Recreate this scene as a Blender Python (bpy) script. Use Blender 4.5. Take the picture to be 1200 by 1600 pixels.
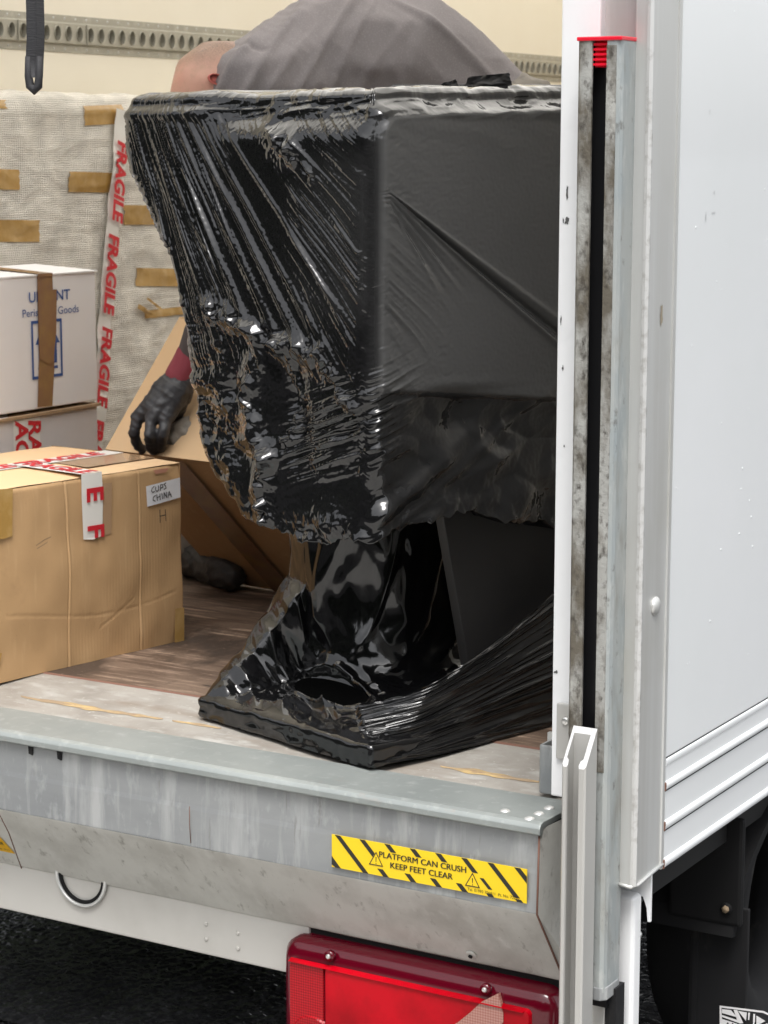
import bpy, bmesh, math, random
import numpy as np
from mathutils import Vector, Matrix
random.seed(7)
for o in list(bpy.data.objects): bpy.data.objects.remove(o)
sc = bpy.context.scene
COL = sc.collection

# ------------------------------------------------------------------ camera
cam = bpy.data.cameras.new('camera')
cam.sensor_fit = 'VERTICAL'; cam.sensor_height = 36.0; cam.sensor_width = 27.0
cam.lens = 77.0; cam.clip_start = 0.05; cam.clip_end = 3000
cam.dof.use_dof = True; cam.dof.focus_distance = 3.25; cam.dof.aperture_fstop = 13
co = bpy.data.objects.new('camera', cam); COL.objects.link(co)
CAM_LOC = Vector((1.337, -2.709, 1.65))
YAW, PITCH, ROLL = (math.radians(v) for v in (30.5, 9.39, 0.07))
fw = Vector((-math.sin(YAW)*math.cos(PITCH), math.cos(YAW)*math.cos(PITCH), -math.sin(PITCH)))
rt = Vector((math.cos(YAW), math.sin(YAW), 0)); up = rt.cross(fw)
rt, up = math.cos(ROLL)*rt + math.sin(ROLL)*up, -math.sin(ROLL)*rt + math.cos(ROLL)*up
co.matrix_world = Matrix((( rt.x, up.x, -fw.x, CAM_LOC.x), (rt.y, up.y, -fw.y, CAM_LOC.y),
                          (rt.z, up.z, -fw.z, CAM_LOC.z), (0, 0, 0, 1)))
sc.camera = co

# ------------------------------------------------------------------ sky and sun (overcast)
SUN_EL, SUN_AZ = math.radians(64), math.radians(150)      # azimuth clockwise from +Y
w = bpy.data.worlds.new('World'); sc.world = w; w.use_nodes = True
nt = w.node_tree; nt.nodes.clear()
sky = nt.nodes.new('ShaderNodeTexSky'); sky.sky_type = 'NISHITA'; sky.sun_disc = False
sky.sun_elevation = SUN_EL; sky.sun_rotation = SUN_AZ
sky.air_density = 1.0; sky.dust_density = 3.0; sky.ozone_density = 1.0
hs = nt.nodes.new('ShaderNodeHueSaturation'); hs.inputs['Saturation'].default_value = 0.14
bg = nt.nodes.new('ShaderNodeBackground'); bg.inputs['Strength'].default_value = 0.15
wo = nt.nodes.new('ShaderNodeOutputWorld')
nt.links.new(sky.outputs[0], hs.inputs['Color']); nt.links.new(hs.outputs[0], bg.inputs[0]); nt.links.new(bg.outputs[0], wo.inputs[0])
sl = bpy.data.lights.new('sun', 'SUN'); sl.energy = 1.5; sl.angle = math.radians(25); sl.color = (1.0, 0.97, 0.93)
so = bpy.data.objects.new('sun', sl); COL.objects.link(so)
sd = Vector((math.sin(SUN_AZ)*math.cos(SUN_EL), math.cos(SUN_AZ)*math.cos(SUN_EL), math.sin(SUN_EL)))
so.rotation_euler = sd.to_track_quat('Z', 'Y').to_euler(); so.location = (3, -6, 8)
vs = sc.view_settings; vs.view_transform = 'Standard'; vs.look = 'None'; vs.exposure = 0.96; vs.gamma = 1.0
vs.use_curve_mapping = False
sc.cycles.use_denoising = True
try:
    sc.cycles.denoiser = 'OPENIMAGEDENOISE'
except Exception: pass
sc.cycles.max_bounces = 10; sc.cycles.diffuse_bounces = 6; sc.cycles.glossy_bounces = 4
sc.cycles.transmission_bounces = 6; sc.cycles.caustics_reflective = False; sc.cycles.caustics_refractive = False
sc.cycles.sample_clamp_indirect = 6.0

# ------------------------------------------------------------------ helpers
ROOT = {}
def origin(parent):
    while parent is not None and parent.parent is not None: parent = parent.parent
    return np.array(ROOT.get(parent.name, (0, 0, 0))) if parent is not None else np.zeros(3)
def thing(name, loc, label, cat, group=None):
    o = bpy.data.objects.new(name, None); COL.objects.link(o); o.location = loc
    o.empty_display_size = 0.1
    ROOT[o.name] = tuple(loc); o['label'] = label; o['category'] = cat
    if group: o['group'] = group
    return o
def mk(name, verts, faces, mat, parent=None, smooth=False, label=None):
    v = np.asarray(verts, float) - origin(parent)
    me = bpy.data.meshes.new(name); me.from_pydata(v.tolist(), [], [list(map(int, f)) for f in faces]); me.update()
    o = bpy.data.objects.new(name, me); COL.objects.link(o)
    if parent is not None: o.parent = parent
    if mat is not None: me.materials.append(mat)
    if smooth: me.polygons.foreach_set('use_smooth', [True]*len(me.polygons))
    if label: o['label'] = label
    return o
def mkgrid(name, P, mat, parent, closed=False, smooth=True):
    """P: (rows, cols, 3) array -> quad grid; fast path"""
    R, Cn = P.shape[:2]
    v = (P.reshape(-1, 3) - origin(parent)).astype(np.float32)
    i = np.arange(R*Cn).reshape(R, Cn)
    if closed:
        j = np.roll(i, -1, axis=1)
        q = np.stack([i[:-1], j[:-1], j[1:], i[1:]], -1).reshape(-1, 4)
    else:
        q = np.stack([i[:-1, :-1], i[:-1, 1:], i[1:, 1:], i[1:, :-1]], -1).reshape(-1, 4)
    me = bpy.data.meshes.new(name)
    me.vertices.add(len(v)); me.vertices.foreach_set('co', v.ravel())
    me.loops.add(q.size); me.loops.foreach_set('vertex_index', q.ravel().astype(np.int32))
    me.polygons.add(len(q)); me.polygons.foreach_set('loop_start', np.arange(0, q.size, 4, dtype=np.int32))
    me.polygons.foreach_set('loop_total', np.full(len(q), 4, np.int32))
    me.polygons.foreach_set('use_smooth', np.full(len(q), smooth))
    me.update(calc_edges=True); me.validate()
    o = bpy.data.objects.new(name, me); COL.objects.link(o)
    if parent is not None: o.parent = parent
    me.materials.append(mat)
    return o
def from_bm(name, bm, mat, parent=None, smooth=False):
    v = [tuple(x.co) for x in bm.verts]; bm.verts.index_update()
    f = [[x.index for x in p.verts] for p in bm.faces]; bm.free()
    return mk(name, v, f, mat, parent, smooth)
def bevel(bm, w, seg=2, ang=0.5):
    if w <= 0: return
    ed = [e for e in bm.edges if len(e.link_faces) == 2 and e.calc_face_angle(0) > ang]
    bmesh.ops.bevel(bm, geom=ed, offset=w, segments=seg, affect='EDGES', profile=0.6)
def box(name, lo, hi, mat, parent=None, bev=0.0, seg=2, frame=None, smooth=False):
    bm = bmesh.new(); bmesh.ops.create_cube(bm, size=1)
    for v in bm.verts:
        v.co = Vector([lo[i] + (v.co[i]+.5)*(hi[i]-lo[i]) for i in range(3)])
    bevel(bm, bev, seg)
    if frame:
        o, a, b, c = [Vector(x) for x in frame]
        for v in bm.verts: v.co = o + a*v.co.x + b*v.co.y + c*v.co.z
        bmesh.ops.recalc_face_normals(bm, faces=bm.faces)
    return from_bm(name, bm, mat, parent, smooth)
def hexa(name, p8, mat, parent, bev=0.0):
    bm = bmesh.new(); vs_ = [bm.verts.new(p) for p in p8]
    for f in ((0,3,2,1),(4,5,6,7),(0,1,5,4),(1,2,6,5),(2,3,7,6),(3,0,4,7)): bm.faces.new([vs_[i] for i in f])
    bmesh.ops.recalc_face_normals(bm, faces=bm.faces); bevel(bm, bev, 2)
    return from_bm(name, bm, mat, parent)
def extrude(name, prof, axis, lo, hi, mat, parent=None, bev=0.0, seg=2, smooth=False, caps=True):
    """prof: list of 2D points in the two other axes (in xyz order); extruded along axis"""
    bm = bmesh.new(); n = len(prof); oth = [i for i in range(3) if i != axis]
    rings = []
    for t in (lo, hi):
        r = []
        for p in prof:
            c = [0, 0, 0]; c[axis] = t; c[oth[0]] = p[0]; c[oth[1]] = p[1]; r.append(bm.verts.new(c))
        rings.append(r)
    for i in range(n):
        j = (i+1) % n; bm.faces.new((rings[0][i], rings[0][j], rings[1][j], rings[1][i]))
    if caps: bm.faces.new(rings[0][::-1]); bm.faces.new(rings[1])
    bmesh.ops.recalc_face_normals(bm, faces=bm.faces); bevel(bm, bev, seg)
    return from_bm(name, bm, mat, parent, smooth)
def cyl(name, c, d, r, h, mat, parent, seg=20, dome=0.0, smooth=True):
    """short cylinder from c along d, with a domed end"""
    d = Vector(d).normalized(); a = d.orthogonal().normalized(); b = d.cross(a); c = Vector(c)
    rings = [(r, 0), (r, h*.75 if dome else h)]
    if dome: rings += [(r*.8, h+dome*.45), (r*.45, h+dome*.85)]
    V, F = [], []
    for rr, hh in rings:
        for k in range(seg):
            t = 2*math.pi*k/seg; V.append(c + d*hh + a*rr*math.cos(t) + b*rr*math.sin(t))
    m = len(rings)
    for i in range(m-1):
        for k in range(seg):
            F.append((i*seg+k, i*seg+(k+1) % seg, (i+1)*seg+(k+1) % seg, (i+1)*seg+k))
    V.append(c + d*(rings[-1][1] + dome*.15)); 
    for k in range(seg): F.append(((m-1)*seg+k, (m-1)*seg+(k+1) % seg, len(V)-1))
    V.append(c)
    for k in range(seg): F.append((k, len(V)-1, (k+1) % seg))
    return mk(name, V, F, mat, parent, smooth)
def tube(name, pts, r, mat, parent, seg=8, closed=False, smooth=True):
    pts = [Vector(p) for p in pts]; n = len(pts); V, F = [], []
    rr = r if isinstance(r, (list, tuple)) else [r]*n
    prev = None
    for i, p in enumerate(pts):
        t = (pts[(i+1) % n] - pts[i-1]) if (closed or 0 < i < n-1) else (pts[1]-pts[0] if i == 0 else pts[-1]-pts[-2])
        t.normalize()
        a = t.orthogonal().normalized() if prev is None else (prev - t*prev.dot(t)).normalized()
        prev = a; b = t.cross(a)
        for k in range(seg):
            q = 2*math.pi*k/seg; V.append(p + rr[i]*(a*math.cos(q) + b*math.sin(q)))
    m = n if closed else n-1
    for i in range(m):
        for k in range(seg):
            i2 = (i+1) % n
            F.append((i*seg+k, i*seg+(k+1) % seg, i2*seg+(k+1) % seg, i2*seg+k))
    if not closed: F.append(tuple(range(seg))[::-1]); F.append(tuple(range((n-1)*seg, n*seg)))
    return mk(name, V, F, mat, parent, smooth)
def plate2d(name, polys, o, ex, ey, mat, parent, lift=0.0):
    """flat polygons in a 2D frame (o, ex, ey)"""
    o, ex, ey = Vector(o), Vector(ex), Vector(ey); n = ex.cross(ey).normalized()
    V, F = [], []
    for p in polys:
        F.append(list(range(len(V), len(V)+len(p))))
        V += [o + ex*a + ey*b + n*lift for a, b in p]
    return mk(name, V, F, mat, parent)
def text(name, s, o, ex, ey, size, mat, parent, lift=0.0, bold=0.0, shear=0.0, align='CENTER', sx=1.0):
    cu = bpy.data.curves.new(name, 'FONT'); cu.body = s; cu.size = size; cu.offset = bold*size; cu.shear = shear
    cu.align_x = align; cu.align_y = 'CENTER'; cu.resolution_u = 3; cu.fill_mode = 'FRONT'
    ob = bpy.data.objects.new('t', cu); COL.objects.link(ob)
    dg = bpy.context.evaluated_depsgraph_get(); me = bpy.data.meshes.new_from_object(ob.evaluated_get(dg))
    o, ex, ey = Vector(o), Vector(ex).normalized(), Vector(ey).normalized(); n = ex.cross(ey)
    V = [o + ex*v.co.x*sx + ey*v.co.y + n*lift for v in me.vertices]; F = [list(p.vertices) for p in me.polygons]
    bpy.data.objects.remove(ob); bpy.data.curves.remove(cu); bpy.data.meshes.remove(me)
    return mk(name, V, F, mat, parent)
def strokes(name, lines, o, ex, ey, wid, mat, parent, lift=0.0):
    """hand-drawn pen strokes: 2D polylines turned into thin flat ribbons"""
    o, ex, ey = Vector(o), Vector(ex), Vector(ey); n = ex.cross(ey).normalized(); V, F = [], []
    for ln in lines:
        for i in range(len(ln)-1):
            p, q = Vector(ln[i]), Vector(ln[i+1]); d = q-p
            if d.length < 1e-6: continue
            d.normalize(); s = Vector((-d.y, d.x))*wid/2; e = d*wid*.4
            F.append(list(range(len(V), len(V)+4)))
            for c in (p-e-s, q+e-s, q+e+s, p-e+s): V.append(o + ex*c.x + ey*c.y + n*(lift + i*2e-5))
    return mk(name, V, F, mat, parent)
def sm(x, a, b):
    t = np.clip((x-a)/(b-a), 0, 1); return t*t*(3-2*t)
def _h(ix, iy, s):
    n = (ix.astype(np.int64)*374761393 + iy.astype(np.int64)*668265263 + s*974634777) & 0xffffffff
    n = ((n ^ (n >> 13))*1274126177) & 0xffffffff; n = ((n ^ (n >> 16))*2246822519) & 0xffffffff
    return ((n ^ (n >> 15)) & 0xffffff)/float(0xffffff)
def pn(x, y, s=0):
    x, y = np.broadcast_arrays(np.asarray(x, float), np.asarray(y, float))
    ix, iy = np.floor(x), np.floor(y); fx, fy = x-ix, y-iy
    def g(dx, dy):
        t = _h(ix+dx, iy+dy, s)*2*np.pi; return np.cos(t)*(fx-dx) + np.sin(t)*(fy-dy)
    u, v = fx*fx*fx*(fx*(fx*6-15)+10), fy*fy*fy*(fy*(fy*6-15)+10)
    return 1.5*((g(0,0)*(1-u)+g(1,0)*u)*(1-v) + (g(0,1)*(1-u)+g(1,1)*u)*v)
def facet(x, y, s=0):
    """piecewise-linear noise on a warped simplex lattice: flat facets with sharp creases, like crumpled film"""
    x, y = np.broadcast_arrays(np.asarray(x, float), np.asarray(y, float))
    x, y = x + .45*pn(x*.8, y*.8, s+11), y + .45*pn(x*.8+7, y*.8, s+12)
    k = (x+y)*.3660254; i, j = np.floor(x+k), np.floor(y+k); u, v = x+k-i, y+k-j
    h0, h3 = _h(i, j, s), _h(i+1, j+1, s); h1, h2 = _h(i+1, j, s), _h(i, j+1, s)
    return np.where(u > v, h0*(1-u)+h1*(u-v)+h3*v, h0*(1-v)+h2*(v-u)+h3*u)*2-1
def ridge(n, p=2.0): return np.clip(1-np.abs(n)*2.2, 0, 1)**p

# ------------------------------------------------------------------ materials
def mat(name, col, rough=.5, metal=0.0, layers=(), bump=(), coat=0.0, spec=None, roughlayer=None, sss=0.0):
    """layers: (scale, colour2, lo, hi, stretch xyz[, detail]) noise-blended tints; bump: (scale, strength, stretch, distance)"""
    m = bpy.data.materials.new(name); m.use_nodes = True; t = m.node_tree; b = t.nodes['Principled BSDF']
    L = t.links.new; N = t.nodes.new
    tc = N('ShaderNodeTexCoord')
    def noise(scale, st, det=6, seed=0, kind='n'):
        mp = N('ShaderNodeMapping'); mp.inputs['Scale'].default_value = st; mp.inputs['Location'].default_value = (seed*3.1, seed*1.7, seed*.9)
        L(tc.outputs['Object'], mp.inputs[0])
        if kind == 'v':
            nn = N('ShaderNodeTexVoronoi'); nn.inputs['Scale'].default_value = scale; L(mp.outputs[0], nn.inputs['Vector']); return nn.outputs['Distance']
        if kind == 'g':
            nn = N('ShaderNodeTexVoronoi'); nn.inputs['Scale'].default_value = scale; nn.inputs['Randomness'].default_value = 0; L(mp.outputs[0], nn.inputs['Vector']); return nn.outputs['Distance']
        if kind == 'c':
            nn = N('ShaderNodeTexVoronoi'); nn.inputs['Scale'].default_value = scale; L(mp.outputs[0], nn.inputs['Vector']); return nn.outputs['Color']
        nn = N('ShaderNodeTexNoise'); nn.inputs['Scale'].default_value = scale; nn.inputs['Detail'].default_value = det
        nn.inputs['Roughness'].default_value = .6; L(mp.outputs[0], nn.inputs['Vector']); return nn.outputs['Fac']
    rgb = N('ShaderNodeRGB'); rgb.outputs[0].default_value = (*col, 1); cur = rgb.outputs[0]
    for k, ly in enumerate(layers):
        sc_, c2, lo, hi, st = ly[:5]; kind = ly[5] if len(ly) > 5 else 'n'
        f = noise(sc_, st, seed=k+1, kind=kind)
        mr = N('ShaderNodeMapRange'); mr.inputs['From Min'].default_value = lo; mr.inputs['From Max'].default_value = hi
        L(f, mr.inputs['Value'])
        mx = N('ShaderNodeMix'); mx.data_type = 'RGBA'; L(mr.outputs[0], mx.inputs[0]); L(cur, mx.inputs[6]); mx.inputs[7].default_value = (*c2, 1)
        cur = mx.outputs[2]
    L(cur, b.inputs['Base Color'])
    b.inputs['Roughness'].default_value = rough; b.inputs['Metallic'].default_value = metal
    if roughlayer:
        sc_, r2, lo, hi, st = roughlayer; f = noise(sc_, st, seed=9)
        mr = N('ShaderNodeMapRange'); mr.inputs['From Min'].default_value = lo; mr.inputs['From Max'].default_value = hi
        mr.inputs['To Min'].default_value = rough; mr.inputs['To Max'].default_value = r2
        L(f, mr.inputs['Value']); L(mr.outputs[0], b.inputs['Roughness'])
    if coat: b.inputs['Coat Weight'].default_value = coat; b.inputs['Coat Roughness'].default_value = .06
    if spec is not None: b.inputs['Specular IOR Level'].default_value = spec
    if sss: b.inputs['Subsurface Weight'].default_value = sss; b.inputs['Subsurface Radius'].default_value = (.01, .004, .002)
    last = None
    for k, bp in enumerate(bump):
        sc_, st_, stretch, dist = bp[:4]; kind = bp[4] if len(bp) > 4 else 'n'
        f = noise(sc_, stretch, det=3, seed=k+20, kind=kind)
        bn = N('ShaderNodeBump'); bn.inputs['Strength'].default_value = st_; bn.inputs['Distance'].default_value = dist
        L(f, bn.inputs['Height'])
        if last is not None: L(last, bn.inputs['Normal'])
        last = bn.outputs[0]
    if last is not None: L(last, b.inputs['Normal'])
    return m
I3 = (1, 1, 1)
M = {}
M['asphalt'] = mat('wet_asphalt', (.030, .030, .032), .18, layers=[(150, (.22, .22, .22), .57, .66, I3), (5, (.012, .012, .013), .4, .7, I3)],
                   bump=[(95, 1.0, I3, .012, 'v'), (260, .6, I3, .004)], roughlayer=(3, .4, .45, .65, I3))
M['aggregate'] = mat('wet_aggregate', (.05, .05, .053), .16, layers=[(80, (.12, .12, .122), .5, .62, I3), (5, (.03, .03, .032), .45, .7, I3), (120, (.26, .26, .26), .63, .70, I3)])
M['concrete'] = mat('pale_bounce_concrete', (.48, .465, .44), .7, layers=[(2, (.33, .32, .30), .4, .7, I3), (80, (.28, .27, .25), .6, .8, I3)], bump=[(90, .3, I3, .004)])
M['galv'] = mat('galvanised_steel', (.34, .352, .355), .5, .4, layers=[(3, (.26, .272, .28), .35, .7, (1, 1, 3)), (26, (.46, .47, .47), .52, .70, (1, 1, .12)), (70, (.20, .195, .18), .64, .76, (1, 1, .10)), (55, (.43, .445, .45), .55, .8, (1, 1, .5)),
                (90, (.62, .65, .66), .66, .76, (1, 1, .10)), (14, (.27, .25, .22), .66, .85, (1, 1, .35)), (220, (.2, .19, .17), .72, .8, I3)], bump=[(60, .12, I3, .002)])
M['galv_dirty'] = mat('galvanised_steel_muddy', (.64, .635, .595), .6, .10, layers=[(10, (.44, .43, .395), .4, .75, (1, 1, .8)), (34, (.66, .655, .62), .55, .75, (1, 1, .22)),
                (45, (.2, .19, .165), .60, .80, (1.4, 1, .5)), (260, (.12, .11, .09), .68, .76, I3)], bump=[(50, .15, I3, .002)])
M['galv_top'] = mat('galvanised_sill_top', (.34, .365, .355), .45, .35, layers=[(5, (.26, .285, .28), .4, .7, I3), (40, (.44, .46, .45), .55, .8, I3),
                (26, (.36, .31, .27), .64, .85, (1, 2, 1)), (200, (.25, .22, .2), .7, .8, I3)], bump=[(40, .12, I3, .002)])
M['column'] = mat('galvanised_column', (.43, .45, .44), .5, .45, layers=[(30, (.36, .40, .41), .4, .7, (1, 1, .3), 'n'), (45, (.56, .58, .56), .55, .75, (1, 1, .3)),
                (12, (.25, .235, .20), .52, .75, (2, 2, .5)), (60, (.10, .085, .065), .60, .78, (1, 1, .6))], bump=[(80, .25, (1, 1, .5), .002)])
M['lip'] = mat('column_lip_grime', (.36, .36, .34), .6, .25, layers=[(25, (.50, .5, .47), .5, .8, (1, 1, .4)), (26, (.13, .115, .09), .42, .62, (1, 1, .45)),
                (90, (.05, .043, .035), .52, .72, (1, 1, .7))], bump=[(120, .5, I3, .003)])
M['alu'] = mat('aluminium_extrusion', (.62, .62, .60), .38, .55, layers=[(20, (.72, .73, .72), .45, .7, (1, 1, .03)), (4, (.55, .545, .50), .5, .8, (1, 1, .7)), (200, (.4, .38, .34), .72, .8, I3)])
M['alu_bright'] = mat('cut_aluminium', (.62, .62, .61), .35, .4, layers=[(60, (.42, .41, .39), .5, .7, I3)])
M['alu_rail'] = mat('lift_rail_aluminium', (.50, .495, .475), .45, .4, layers=[(30, (.5, .49, .47), .5, .8, (1, 1, .04)), (60, (.35, .33, .3), .7, .8, (1, 1, .5))])
M['white'] = mat('white_paint', (.80, .81, .82), .28, 0, layers=[(18, (.70, .71, .72), .55, .9, I3), (60, (.25, .25, .25), .735, .80, (1, 1, .6))])
M['panel'] = mat('white_gloss_panel', (.80, .815, .83), .22, 0, layers=[(1.2, (.76, .785, .79), .4, .7, I3), (330, (.6, .62, .63), .74, .78, I3)], coat=.6, bump=[(1.5, .04, I3, .02)])
M['bumper'] = mat('bumper_off_white_paint', (.56, .545, .51), .4, 0, layers=[(6, (.47, .455, .42), .45, .8, I3)])
M['ply'] = mat('worn_ply_floor', (.175, .122, .088), .55, 0, layers=[(7, (.105, .07, .05), .45, .58, (1, 3.5, 1)), (22, (.30, .215, .16), .54, .64, (.35, 4, 1)), (3.5, (.06, .042, .032), .52, .62, (2, 1, 1)), (12, (.44, .32, .235), .60, .67, (.3, 3, 1)), (30, (.04, .03, .024), .66, .70, (.25, 1.5, 1)), (60, (.5, .38, .29), .68, .72, (.1, 2, 1)), (170, (.09, .06, .045), .60, .68, (.3, 1, 1)), (200, (.34, .25, .19), .64, .70, (.3, 1, 1))],
               bump=[(120, .25, (1, .2, 1), .002)])
M['threshold'] = mat('worn_painted_threshold', (.33, .31, .28), .6, 0, layers=[(10, (.25, .23, .205), .42, .66, I3), (30, (.42, .41, .385), .52, .70, (.5, 1, 1)), (6, (.23, .19, .155), .55, .75, (.6, 2, 1)), (90, (.5, .48, .45), .62, .74, I3)], bump=[(60, .2, I3, .002)])
M['strip'] = mat('splintered_wood_strip', (.30, .22, .14), .7, 0, layers=[(40, (.50, .36, .17), .45, .62, (.3, 1, 1)), (80, (.26, .17, .11), .55, .7, (.3, 1, 1))], bump=[(90, .6, (.3, 1, 1), .004)])
M['cream'] = mat('cream_panel_wall', (.86, .80, .67), .45, 0, layers=[(1.5, (.83, .76, .62), .4, .75, I3), (60, (.6, .55, .45), .74, .79, I3)])
M['rail'] = mat('zinc_cargo_rail', (.42, .40, .34), .42, .5, layers=[(30, (.55, .53, .46), .5, .75, I3)])
M['lining'] = mat('grey_lining_wall', (.58, .58, .57), .5)
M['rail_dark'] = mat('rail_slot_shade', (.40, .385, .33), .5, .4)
M['black'] = mat('black_plastic', (.007, .007, .0075), .7, spec=.25)
M['black_matt'] = mat('black_rubber', (.012, .012, .013), .8, 0, spec=.25, layers=[(14, (.06, .058, .05), .58, .8, (1, 1, .5)), (130, (.09, .085, .075), .68, .78, I3)])
M['slot'] = mat('black_slot', (.008, .008, .009), .35)  # near-black filler for the column slot and pedestal core
M['chassis'] = mat('chassis_black', (.006, .006, .006), .7)
M['card'] = mat('brown_cardboard', (.50, .315, .155), .78, 0, layers=[(3, (.44, .27, .13), .4, .75, I3), (60, (.55, .36, .19), .55, .8, (1, 1, .12)), (9, (.37, .225, .11), .62, .82, I3), (300, (.40, .25, .13), .62, .72, I3), (24, (.60, .41, .23), .70, .78, (1, 1, .3))],
                bump=[(90, .08, (1, 1, .12), .002), (5, .1, I3, .01)])
M['card_lit'] = mat('lit_cardboard', (.62, .42, .235), .78, 0, layers=[(4, (.55, .385, .235), .45, .75, I3)], bump=[(8, .06, I3, .01)])  # paler card copy: overhead light painted in for upper faces
M['card_edge'] = mat('cardboard_edge', (.36, .24, .14), .85)
M['card_white'] = mat('white_carton', (.83, .82, .825), .6, 0, layers=[(3, (.78, .765, .765), .45, .75, I3), (150, (.6, .57, .54), .72, .8, I3)], bump=[(6, .08, I3, .01)])
M['tape'] = mat('brown_packing_tape', (.42, .25, .075), .13, 0, layers=[(20, (.52, .34, .14), .45, .7, I3)], bump=[(22, .35, (1, 1, .6), .006), (70, .2, I3, .002)], coat=.3)
M['tape_dark'] = mat('brown_tape_on_white', (.26, .145, .075), .25, 0, layers=[(14, (.31, .19, .07), .45, .7, I3)], bump=[(16, .3, I3, .006)], coat=.3)
M['tape_clear'] = mat('clear_tape_over_card', (.40, .255, .145), .2, 0, bump=[(30, .2, I3, .003)], coat=.4)
M['ftape'] = mat('white_fragile_tape', (.78, .765, .72), .3, 0, bump=[(30, .12, I3, .003)], coat=.2)
M['red'] = mat('red_print', (.56, .018, .030), .4)
M['blue'] = mat('blue_print', (.03, .09, .30), .5)
M['ink'] = mat('black_ink', (.03, .025, .025), .6)
M['paper'] = mat('label_paper', (.78, .79, .83), .6)
M['yellow'] = mat('yellow_sticker', (.83, .58, .008), .35, 0, layers=[(120, (.6, .42, .03), .68, .8, I3)])
M['yellow2'] = mat('amber_sticker', (.80, .45, .012), .4)
M['sticker_black'] = mat('sticker_black', (.018, .016, .012), .4)
M['strap'] = mat('black_webbing', (.022, .022, .025), .7, 0, bump=[(420, .6, (.2, .2, 1), .002)])
M['skin'] = mat('skin', (.60, .34, .26), .5, 0, layers=[(5, (.64, .30, .235), .45, .7, I3), (60, (.50, .31, .22), .5, .75, I3)], sss=.08, bump=[(120, .1, I3, .002)])
def add_hair(m):
    t = m.node_tree; L = t.links.new; N = t.nodes.new; b = t.nodes['Principled BSDF']; old = b.inputs['Base Color'].links[0].from_socket
    at_ = N('ShaderNodeAttribute'); at_.attribute_name = 'hair'; tc = N('ShaderNodeTexCoord'); nn = N('ShaderNodeTexNoise'); nn.inputs['Scale'].default_value = 330; nn.inputs['Detail'].default_value = 2
    L(tc.outputs['Object'], nn.inputs[0]); mu = N('ShaderNodeMath'); mu.operation = 'MULTIPLY'; ad = N('ShaderNodeMath'); ad.operation = 'ADD'; ad.inputs[1].default_value = .35; L(nn.outputs['Fac'], ad.inputs[0])
    L(at_.outputs['Fac'], mu.inputs[0]); L(ad.outputs[0], mu.inputs[1]); mu.use_clamp = True
    mx = N('ShaderNodeMix'); mx.data_type = 'RGBA'; L(mu.outputs[0], mx.inputs[0]); L(old, mx.inputs[6]); mx.inputs[7].default_value = (.20, .135, .095, 1); L(mx.outputs[2], b.inputs['Base Color'])
add_hair(M['skin'])
M['ear'] = mat('ear_skin', (.58, .16, .13), .5, sss=.1)
M['shirt'] = mat('grey_shirt', (.21, .19, .196), .85, 0, layers=[(5, (.20, .183, .188), .4, .7, I3), (300, (.265, .245, .25), .5, .7, I3)], bump=[(500, .2, I3, .001)])
M['trouser'] = mat('grey_trousers', (.20, .18, .155), .85, 0, layers=[(30, (.13, .115, .1), .5, .7, I3), (10, (.27, .25, .22), .5, .7, I3)], bump=[(40, .5, I3, .006)])
M['glove'] = mat('black_glove', (.022, .022, .025), .48, 0, layers=[(22, (.055, .056, .062), .5, .75, I3)], bump=[(150, .25, I3, .002)])
M['cuff'] = mat('maroon_cuff', (.20, .03, .045), .8, bump=[(200, .4, (1, 1, .2), .002)])
M['boot'] = mat('dark_boot', (.035, .032, .03), .5, 0, layers=[(30, (.10, .095, .085), .5, .8, I3)], bump=[(30, .5, I3, .006)])
M['sleeve'] = mat('dark_sleeve', (.06, .05, .05), .8)
M['lens'] = mat('red_lens', (.52, .001, .010), .12, 0, spec=.12, layers=[(6, (.30, .0, .005), .42, .62, I3)], coat=.08, bump=[(6, .1, I3, .02)])
M['lens_dark'] = mat('dark_red_housing', (.10, .001, .009), .14, 0, spec=.4, coat=.35)
M['lens_pale'] = mat('pale_lens', (.60, .33, .27), .25, 0, coat=.8, layers=[(40, (.5, .2, .16), .5, .7, I3)])
M['screw'] = mat('steel_screw', (.7, .7, .68), .3, .8)
M['red_cap'] = mat('red_plastic_cap', (.75, .008, .03), .3, 0, coat=.5)
M['weld'] = mat('rust_stain', (.17, .085, .06), .7)
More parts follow.
